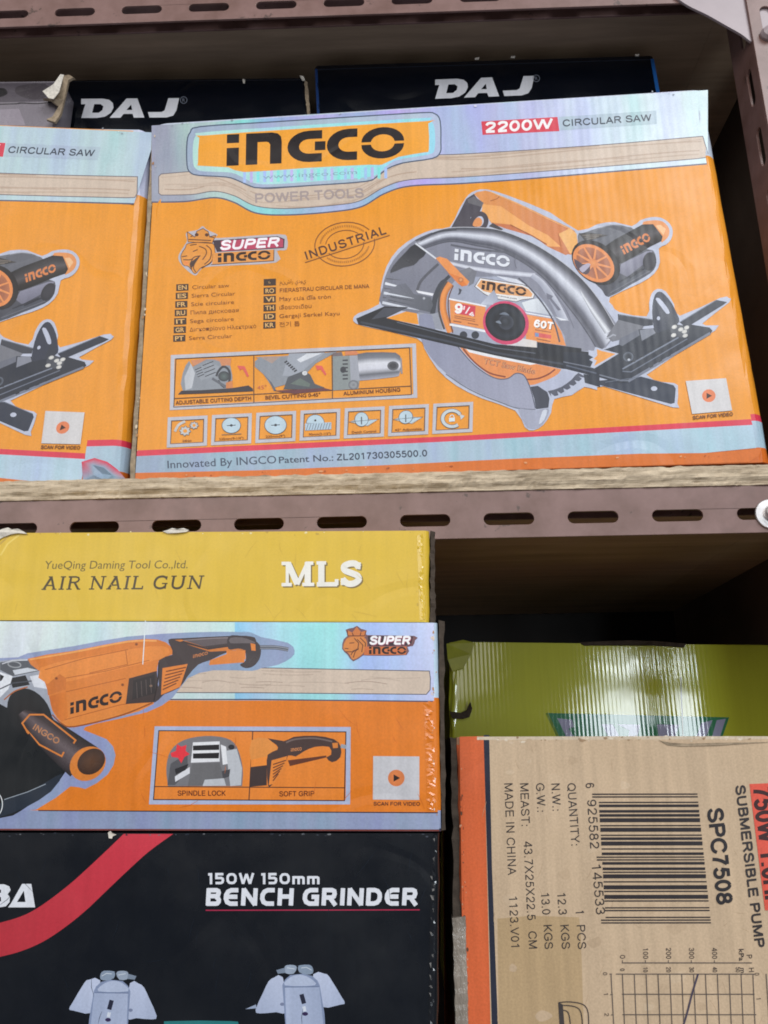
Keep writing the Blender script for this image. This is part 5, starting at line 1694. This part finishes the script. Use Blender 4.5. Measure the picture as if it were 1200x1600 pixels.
a.poly(zg((905, 615), (1028, 610), (1028, 635), (905, 638)), c(20, 20, 26))
a.poly(zg((905, 652), (1028, 648), (1026, 675), (905, 676)), c(24, 24, 30))
a.poly(zg((800, 700), (880, 650), (880, 740), (820, 800), (785, 800)), c(86, 86, 92))
a.poly(zg((900, 700), (1030, 695), (1060, 800), (880, 805)), c(104, 104, 108))
a.poly(zg((1035, 610), (1060, 620), (1070, 700), (1045, 705)), S3)
a.poly(zg((1060, 640), (1110, 630), (1135, 720), (1130, 800), (1080, 805)), S2)
a.poly(zg((820, 760), (890, 715), (890, 745), (822, 785)), c(216, 218, 226))
a.poly(zg((820, 725), (885, 700), (870, 730), (825, 750)), c(36, 36, 42))
a.poly(zg((1040, 735), (1080, 725), (1075, 760), (1045, 770)), c(70, 70, 76))
a.disc(*zg((1085, 622))[0], 5, 4, [c(40, 40, 46)] * 2)
a.poly(zg((960, 775), (1050, 768), (1060, 803), (950, 804)), S2)
a.poly(zg((800, 650), (825, 640), (830, 608), (850, 620), (875, 612), (870, 640), (890, 655), (865, 668), (850, 698), (835, 672), (805, 668)), c(228, 50, 64))
a.poly(smooth(zh((110, 655), (190, 645), (240, 690), (240, 705), (195, 740), (108, 760)), True, 2), c(222, 142, 66))
a.poly(zh((108, 758), (195, 738), (190, 830), (104, 895)), c(236, 140, 54))
a.poly(smooth(zh((195, 645), (280, 660), (330, 638), (440, 632), (540, 650), (575, 690), (572, 745), (530, 770), (500, 745), (525, 730), (515, 690), (440, 690), (380, 715), (340, 740), (300, 735), (280, 800), (215, 890), (196, 890), (190, 800), (195, 730), (245, 705), (240, 680)), True, 2), c(70, 52, 50))
a.stroke(smooth(zh((290, 668), (340, 650), (440, 645), (530, 662)), False, 4), 2.6, c(112, 96, 94))
a.poly(zh((215, 760), (295, 738), (285, 800), (230, 880), (200, 890)), c(226, 134, 54))
for k in range(6):
    a.stroke(zh((222 + 0 * k, 782 + 17 * k), (290 - 8 * k, 760 + 14 * k)), 1.8, c(104, 54, 34))
a.poly(zh((106, 795), (190, 785), (190, 890), (100, 898)), c(60, 46, 46))
a.poly(zh((300, 760), (500, 735), (500, 745), (310, 790)), c(96, 50, 34))
a.poly(zh((530, 670), (560, 668), (560, 695), (535, 697)), c(214, 128, 56))
a.stroke(zh((575, 685), (604, 690)), 6, c(150, 156, 166))
q = zh((315, 715), (372, 708))
a.logo(q[0], (q[1][0] - q[0][0], q[1][1] - q[0][1]), (0, -5), c(196, 128, 80))
# emblem
halo = smooth(zh((582, 180), (590, 130), (612, 110), (600, 80), (640, 70), (660, 60), (680, 75), (712, 85), (712, 108), (958, 112), (962, 135), (950, 165), (922, 170), (918, 212), (715, 215), (690, 215), (640, 245), (610, 210)), True, 2)
a.poly(halo, c(120, 84, 90))
a.poly(smooth(zh((588, 178), (600, 135), (625, 118), (695, 118), (712, 160), (690, 205), (640, 236), (618, 205)), True, 3), c(212, 132, 66))
a.poly(zh((615, 116), (608, 82), (635, 95), (658, 64), (680, 92), (710, 84), (702, 118)), c(206, 122, 66))
for q in (((660, 130), (690, 160), (684, 196)), ((645, 124), (668, 150), (664, 180)), ((628, 212), (640, 190), (668, 182)), ((676, 122), (704, 150), (700, 190)), ((595, 178), (615, 178)), ((600, 195), (640, 195), (660, 180)), ((620, 150), (645, 148)), ((640, 225), (650, 195), (668, 175)), ((610, 112), (700, 112)), ((610, 84), (610, 110)), ((706, 86), (700, 112)), ((635, 96), (640, 110)), ((680, 94), (676, 110))):
    a.stroke(zh(*q), 1.3, c(86, 44, 34))
a.poly(zh((715, 112), (952, 115), (940, 162), (720, 166)), c(58, 40, 52))
a.sans("SUPER", zh((722, 156))[0], zh((934, 156))[0], 12.5, c(246, 244, 248), .28, .2, back=[(1, 1.2, c(150, 50, 80))])
a.poly(zh((700, 168), (918, 168), (915, 210), (695, 212)), c(206, 112, 62))
a.logo(zh((722, 207))[0], (58, 0), (0, -11.5), c(40, 24, 24))
# pale patch where the square code is left out
a.poly(zh((744, 738), (984, 740), (984, 966), (742, 964)), c(196, 196, 202))
a.disc(*zh((864, 852))[0], 13, 13, [c(214, 124, 70)] * 2)
a.poly(zh((850, 833), (850, 871), (884, 852)), c(40, 26, 24))
a.sans("SCAN FOR VIDEO", zh((745, 995))[0], zh((988, 996))[0], 5.6, c(96, 44, 24), .2)
# printed fold of the clear seal over the foil
a.poly(zg((680, 30), (685, 30), (672, 235), (668, 235)), c(224, 236, 236, 1))
scuffs(a, [(676, 985), (680, 1290)], 30, [c(226, 206, 190), c(190, 140, 100)], 4, 2.5, 1.8)
scratches(a, (220, 1100, 660, 1260), 14, c(206, 108, 34), 5)
a.build(tB, M['saw'])
creased_edge(FB, [(668, 1098), (672, 1180), (674, 1268)], 14, lambda x, y: ORG2, M['edge_print'], tB, amp=.0006, seed=3, n=60)
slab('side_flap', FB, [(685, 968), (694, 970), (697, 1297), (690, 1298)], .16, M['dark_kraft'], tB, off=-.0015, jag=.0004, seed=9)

BLK = c(11, 17, 26)
FK = Face([(-200, 1301), (687, 1302), (682, 1990), (-205, 1990)], -.0365, .3, 0)
kz = (FK.q[2] + FK.q[3]) / 2
tK = thing('bench_grinder_carton', 'black bench grinder carton with a red swoosh at the bottom of the stack', 'carton', kz + Vector((0, .12, 0)), 'cartons in the left stack of the lower shelf')
FK.body(tK, .24, .0035, [(0, 0, BLK)], M['black'], wob=.0006, seed=3)
a = Art(FK)
zk = lambda *p: Z(0, 1280, 3, p)
zb = lambda *p: Z(300, 1280, 2.727, p)
RED = c(206, 60, 76)
Lf = smooth(zk((580, 69), (480, 165), (350, 285), (250, 365), (170, 420), (100, 455), (0, 485), (-200, 530), (-500, 560)), False, 4)
Rt = smooth(zk((812, 69), (700, 150), (600, 240), (500, 335), (400, 430), (300, 510), (200, 575), (100, 618), (0, 645), (-200, 690), (-500, 720)), False, 4)
a.poly(Lf + Rt[::-1], RED, grad=((240, 1300), (0, 1480), c(180, 50, 62)))
WH = c(222, 226, 236)
a.poly(zk((-120, 305), (20, 305), (44, 315), (50, 332), (36, 352), (47, 366), (45, 388), (28, 408), (5, 412), (-120, 412)), WH, holes=[zk((-60, 330), (5, 330), (5, 345), (-60, 345)), zk((-60, 365), (5, 365), (5, 385), (-60, 385))])
a.poly(zk((104, 303), (147, 303), (165, 413), (38, 413), (52, 395)), WH, holes=[zk((112, 335), (120, 388), (80, 388))])
q = zb((68, 277), (543, 277))
a.glyphs("150W 150mm", q[0], q[1], (0, -17.5), .22, WH, ROUND)
q = zb((60, 368), (960, 367))
a.glyphs("BENCH GRINDER", q[0], q[1], (1.5, -27), .255, WH, ROUND)
a.stroke(zb((58, 388), (970, 386)), 1.8, c(170, 44, 78))
B1, B2, B3 = c(166, 178, 206), c(186, 196, 222), c(134, 148, 178)


def spark_guard(zf, m_):
    """clear eye shield on its bracket, as printed"""
    P_ = lambda *q: zf(*[m_(x, y) for x, y in q])
    a.poly(smooth(P_((325, 888), (340, 860), (395, 768), (418, 752), (470, 755), (455, 905), (345, 897)), True, 2), c(170, 182, 210), grad=(P_((330, 890))[0], P_((470, 760))[0], c(190, 200, 226)))
    a.poly(smooth(P_((610, 768), (650, 770), (675, 788), (700, 840), (735, 922), (715, 938), (640, 932), (588, 928)), True, 2), c(186, 196, 222), grad=(P_((610, 770))[0], P_((720, 930))[0], c(168, 180, 208)))
    a.poly(P_((440, 806), (450, 785), (475, 762), (520, 752), (575, 758), (600, 780), (612, 806), (602, 940), (590, 1080), (410, 1080), (418, 940)), c(130, 144, 176))
    a.poly(smooth(P_((462, 806), (485, 772), (530, 757), (575, 768), (600, 806)), True, 3), c(176, 188, 214))
    a.poly(P_((442, 812), (600, 814), (590, 1080), (414, 1080)), c(158, 171, 200), grad=(P_((430, 1000))[0], P_((600, 1000))[0], c(170, 182, 210)))
    a.stroke(P_((442, 813), (602, 815)), 1.2, c(104, 118, 150))
    a.poly(smooth(P_((472, 750), (472, 725), (488, 710), (530, 712), (540, 720), (534, 745), (500, 756)), True, 2), c(134, 150, 172))
    a.poly(smooth(P_((545, 722), (560, 711), (592, 712), (602, 724), (596, 750), (560, 752)), True, 2), c(150, 164, 184))
    a.poly(P_((600, 724), (640, 735), (632, 752), (598, 748)), c(122, 136, 156))
    a.stroke(P_((478, 735), (500, 722), (525, 725)), 1.2, c(196, 206, 218))
    a.stroke(P_((555, 730), (590, 724)), 1.2, c(196, 206, 218))
    a.stroke(P_((545, 716), (540, 722)), 3, c(28, 34, 48))
    a.stroke(P_((524, 848), (512, 892)), 7, c(38, 42, 62))
    a.stroke(P_((513, 905), (508, 928)), 5, c(206, 214, 228))
    a.disc(*P_((507, 940))[0], 4.5, 3, [c(50, 40, 80)] * 2)
    a.disc(*P_((612, 895))[0], 3.5, 2.6, [c(120, 130, 160)] * 2)


spark_guard(zk, lambda x, y: (x, y))
spark_guard(zk, lambda x, y: (lerp(1200 + 360, 1200 + 10, (x - 325) / 410) if False else 1198 + (735 - x) * 1.02, y - 28))
a.poly(smooth(zk((770, 965), (800, 946), (1080, 946), (1120, 968), (1140, 1100), (750, 1100)), True, 2), c(40, 118, 122))
a.poly(zk((1150, 890), (1200, 868), (1204, 886)), c(150, 164, 190))
scuffs(a, [(5, 1304), (680, 1304)], 34, [c(70, 76, 88), c(110, 112, 118), c(40, 46, 58)], 6, 1.2, 1.6)
scuffs(a, [(681, 1310), (675, 1590)], 36, [c(50, 58, 76), c(84, 90, 104), c(30, 37, 52)], 7, 1.4, 1.1)
scratches(a, (10, 1320, 670, 1590), 26, c(24, 33, 46), 8, 60)
a.build(tK, M['black'])
creased_edge(FK, [(678, 1306), (676, 1450), (674, 1620)], 9, lambda x, y: BLK, M['edge_print'], tK, amp=.0006, seed=5, n=50)
shard('torn_edge', FK, zk((508, 62), (520, 55), (528, 64), (548, 72), (530, 80), (528, 90), (512, 88)), .0005, M['paper'], tK, off=.0006, curl=.0006, seed=5)

# ------------------------------------------------------------------ lower shelf, right bay
GRN = c(198, 204, 64)
FN = Face([(703, 1003), (1290, 1009), (1300, 1600), (703, 1600)], .225, 0, 0)
tN = thing('lime_carton', 'glossy lime green carton behind the brown pump carton, reflecting windows', 'carton', (FN.q[2] + FN.q[3]) / 2 + Vector((0, .10, 0)))
FN.body(tN, .20, .006, [(0, 0, GRN)], M['green'], wob=.002, seed=5)
a = Art(FN)
zn = lambda *p: Z(680, 980, 2.3077, p)
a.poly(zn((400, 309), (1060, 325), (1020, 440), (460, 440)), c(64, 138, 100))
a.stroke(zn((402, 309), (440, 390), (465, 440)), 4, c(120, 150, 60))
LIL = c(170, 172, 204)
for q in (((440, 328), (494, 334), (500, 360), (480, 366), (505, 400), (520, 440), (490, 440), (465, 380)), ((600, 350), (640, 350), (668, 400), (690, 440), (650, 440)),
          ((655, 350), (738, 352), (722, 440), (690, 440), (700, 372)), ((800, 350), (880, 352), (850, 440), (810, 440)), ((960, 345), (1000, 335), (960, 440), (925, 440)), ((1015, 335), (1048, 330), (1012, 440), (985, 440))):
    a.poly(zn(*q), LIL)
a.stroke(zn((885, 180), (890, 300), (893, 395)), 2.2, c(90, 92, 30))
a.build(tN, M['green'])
shard('torn_edge', FN, [(905, 1004), (940, 1002), (980, 1001), (1020, 1002), (1072, 1006), (1068, 1012), (1020, 1009), (960, 1009), (912, 1009)], .0015, M['dark_kraft'], tN, curl=.002, seed=3)
shard('torn_flap', FN, zn((40, 62), (100, 48), (140, 60), (128, 100), (100, 150), (60, 160), (44, 120)), .0012, M['lime'], tN, off=.004, curl=.004, seed=4)
shard('torn_flap', FN, zn((50, 305), (90, 310), (112, 300), (124, 270), (132, 295), (122, 325), (100, 332), (60, 330)), .0015, M['dark_kraft'], tN, off=.004, curl=.006, seed=8)

KRF = c(198, 174, 146)
OP = c(214, 104, 62)
FP = Face([(714, 1152), (1330, 1150), (1352, 2060), (728, 2060)], -.012, 0, 0)
tP = thing('pump_carton', 'brown submersible pump carton with barcode and orange edge stripe', 'carton', (FP.q[2] + FP.q[3]) / 2 + Vector((0, .11, 0)))
FP.body(tP, .22, .004, [(0, 0, OP), (.985, .985, c(176, 132, 104))], M['kraft_print'], wob=.001, seed=7)
a = Art(FP)
zp = lambda *p: Z(690, 1140, 2.353, p)
a.poly([(719, 1153.5), (1320, 1151.5), (1342, 2040), (732, 2040)], KRF)
a.poly(zp((66, 26), (155, 24), (180, 1082), (198, 2050), (92, 2050), (80, 1082)), OP)
a.poly(zp((154, 20), (175, 20), (185, 500), (207, 1082), (226, 2050), (204, 2050), (184, 1082), (168, 500)), c(42, 46, 62))
a.poly(zp((130, 26), (800, 24), (1400, 25), (1400, 34), (800, 36), (130, 38)), c(206, 190, 168))
TK = c(62, 56, 56)
a.poly(zp((205, 695), (330, 684), (505, 690), (512, 760), (522, 1082), (540, 2040), (228, 2040), (209, 1082)), c(182, 156, 120))
rnd = random.Random(31)
for k in range(34):
    x, y = rnd.uniform(240, 1200), rnd.uniform(40, 1080)
    r_ = rnd.uniform(5, 34)
    a.poly(smooth(zp(*[(x + r_ * rnd.uniform(.5, 1.2) * math.cos(q), y + r_ * rnd.uniform(.4, 1.0) * math.sin(q)) for q in (0, 1.1, 2.1, 3.2, 4.2, 5.3)]), True, 3), mix(KRF, (c(150, 124, 96) if k % 3 else c(222, 204, 180)), rnd.uniform(.06, .22)))
scratches(a, (760, 1160, 1200, 1600), 46, mix(KRF, c(150, 122, 92), .5), 11, 26)
scuffs(a, [(722, 1156), (1200, 1154)], 60, [c(222, 208, 188), c(160, 134, 106), c(204, 182, 156)], 12, 2.0, 2.6)
scuffs(a, [(719, 1160), (730, 1600)], 50, [c(150, 74, 48), c(206, 150, 120), c(96, 70, 56)], 13, 1.8, 2.2)


def vt(s_, p0, p1, cap, col=TK, bold=0.0):
    if all(ch in SANS or ch == " " for ch in s_):
        a.sans(s_, zp(p0)[0], zp(p1)[0], cap, col, .125 if bold < .02 else .22)
    else:
        a.text(s_, zp(p0)[0], zp(p1)[0], cap, col, bold)


for s_, p0, p1 in (("MADE IN CHINA", (230, 195), (244, 535)), ("1123.V01", (247, 610), (256, 808)), ("MEAST:", (288, 195), (294, 358)), ("43.7X25X22.5", (301, 410), (315, 702)), ("CM", (318, 740), (321, 808)),
                   ("G.W.:", (346, 196), (352, 306)), ("13.0", (364, 598), (370, 682)), ("KGS", (374, 716), (379, 808)), ("N.W.:", (403, 196), (408, 302)), ("12.3", (424, 598), (430, 682)), ("KGS", (436, 716), (442, 808)),
                   ("QUANTITY:", (461, 196), (477, 430)), ("1", (492, 664), (493, 680)), ("PCS", (496, 716), (501, 808))):
    vt(s_, p0, p1, 13.2, TK, .004)
vt("6", (528, 196), (530, 217), 13.5, TK, .008)
vt("925582", (534, 256), (546, 440), 14.5, TK, .008)
vt("145533", (551, 492), (568, 682), 14.5, TK, .008)
# the bars, EAN-13
Lc = ['0001101', '0011001', '0010011', '0111101', '0100011', '0110001', '0101111', '0111011', '0110111', '0001011']
par = {'6': 'LGGGLL'}
num = '6925582145533'
bits = '101'
for i, ch in enumerate(num[1:7]):
    q = Lc[int(ch)]
    bits += q if par['6'][i] == 'L' else ''.join('1' if x == '0' else '0' for x in q)[::-1]
bits += '01010'
for ch in num[7:]:
    bits += ''.join('1' if x == '0' else '0' for x in Lc[int(ch)])
bits += '101'
i = 0
while i < 95:
    if bits[i] == '1':
        j = i
        while j < 95 and bits[j] == '1':
            j += 1
        y0, y1 = 235 + i * 5.03, 235 + j * 5.03 - .4
        long_ = i < 3 or i > 91 or 44 < i < 50
        t = (y0 - 235) / 478
        xl = (553 if long_ else 576) + t * (34 if long_ else 28)
        xr = 940 + t * 50
        a.poly(zp((xl, y0), (xr, y0 - .5), (xr, y1 - .5), (xl, y1)), c(48, 44, 48))
        i = j
    else:
        i += 1
vt("SPC7508", (976, 290), (1013, 645), 24, c(48, 46, 50), .035)
vt("SUBMERSIBLE PUMP", (1079, 205), (1152, 803), 15, c(58, 54, 56), .028)
a.poly(zp((1131, 200), (1330, 192), (1390, 655), (1188, 664)), c(220, 92, 76))
vt("750W 1.0HP", (1143, 212), (1192, 660), 28, c(66, 44, 46), .035)
# pump curve
GR = c(92, 84, 80)
a.stroke(zp((662, 857), (1140, 857)), 1.5, GR)
for k, s_ in enumerate(("0", "100", "200", "300", "400")):
    x = 664 + 84.5 * k
    L_ = 14 if k == 0 else 40
    vt(s_, (x - 9, 843 - L_ - 2), (x - 8, 843), 8.0, TK, .01)
    a.stroke(zp((x, 847), (x, 857)), 1.2, GR)
vt("kPa", (1092, 806), (1093, 850), 7.5, TK, .01)
vt("P", (1120, 826), (1121, 842), 8.5, TK, .01)
for k, s_ in enumerate(("0", "10", "20", "30", "40", "50")):
    x = 662 + 85 * k
    vt(s_, (x - 7, 882 - (4 if k == 0 else 10)), (x - 6, 882 + (6 if k == 0 else 10)), 7.2, TK, .01)
vt("m", (1098, 876), (1099, 894), 7.2, TK, .01)
vt("H", (1128, 874), (1129, 892), 8, TK, .01)
for k in range(12):
    x = 664 + 43.6 * k
    a.stroke(zp((x, 898), (x + 8, 1090), (x + 30, 1400)), 1.4, GR)
for y, x0, x1 in ((898, 640, 1150), (972, 662, 1150), (1047, 664, 1156), (1122, 668, 1160), (1197, 672, 1166)):
    a.stroke(zp((x0, y), (x1, y)), 1.4, GR)
a.stroke(zp((622, 896), (632, 1082), (640, 1300)), 1.4, GR)
for k, s_ in enumerate(("0", "1", "2")):
    vt(s_, (592 + 3 * k, 891 + 75 * k), (592.5 + 3 * k, 903 + 75 * k), 7, TK, .01)
    a.stroke(zp((616 + 3 * k, 898 + 75 * k), (626 + 3 * k, 898 + 75 * k)), 1.2, GR)
vt("0", (1150, 893), (1150.5, 904), 7, TK, .01)
vt("1", (1156, 985), (1156.5, 993), 7, TK, .01)
a.stroke(zp((1192, 897), (1205, 1090)), 1.4, GR)
a.stroke(smooth(zp((942, 898), (920, 970), (902, 1040), (880, 1110), (840, 1220)), False, 4), 3, c(74, 68, 84))
# open book mark
BK = c(66, 60, 60)
a.stroke(smooth(zp((430, 1003), (470, 1000), (520, 1010), (538, 1040), (540, 1100)), False, 4), 1.6, BK)
a.stroke(zp((430, 1003), (436, 1100)), 1.6, BK)
a.stroke(smooth(zp((440, 1012), (490, 1018), (512, 1040), (518, 1100)), False, 4), 1.6, BK)
a.stroke(smooth(zp((438, 1030), (465, 1040), (475, 1100)), False, 4), 1.6, BK)
a.poly(zp((432, 1003), (445, 1010), (452, 1100), (437, 1100)), BK)
a.build(tP, M['kraft_print'])
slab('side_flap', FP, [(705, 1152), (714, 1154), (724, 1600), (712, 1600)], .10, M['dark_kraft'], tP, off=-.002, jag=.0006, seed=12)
slab('tape', FP, [(707, 1434), (727, 1431), (733, 1640), (713, 1640)], .01, M['tape'], tP, off=.0010, jag=.00025, seed=14)
shard('dent_crease', FP, zp((800, 40), (840, 48), (900, 52), (1000, 48), (1200, 46), (1000, 58), (880, 62), (830, 58)), .0004, M['kraft'], tP, off=.0004, curl=.0006, seed=6)
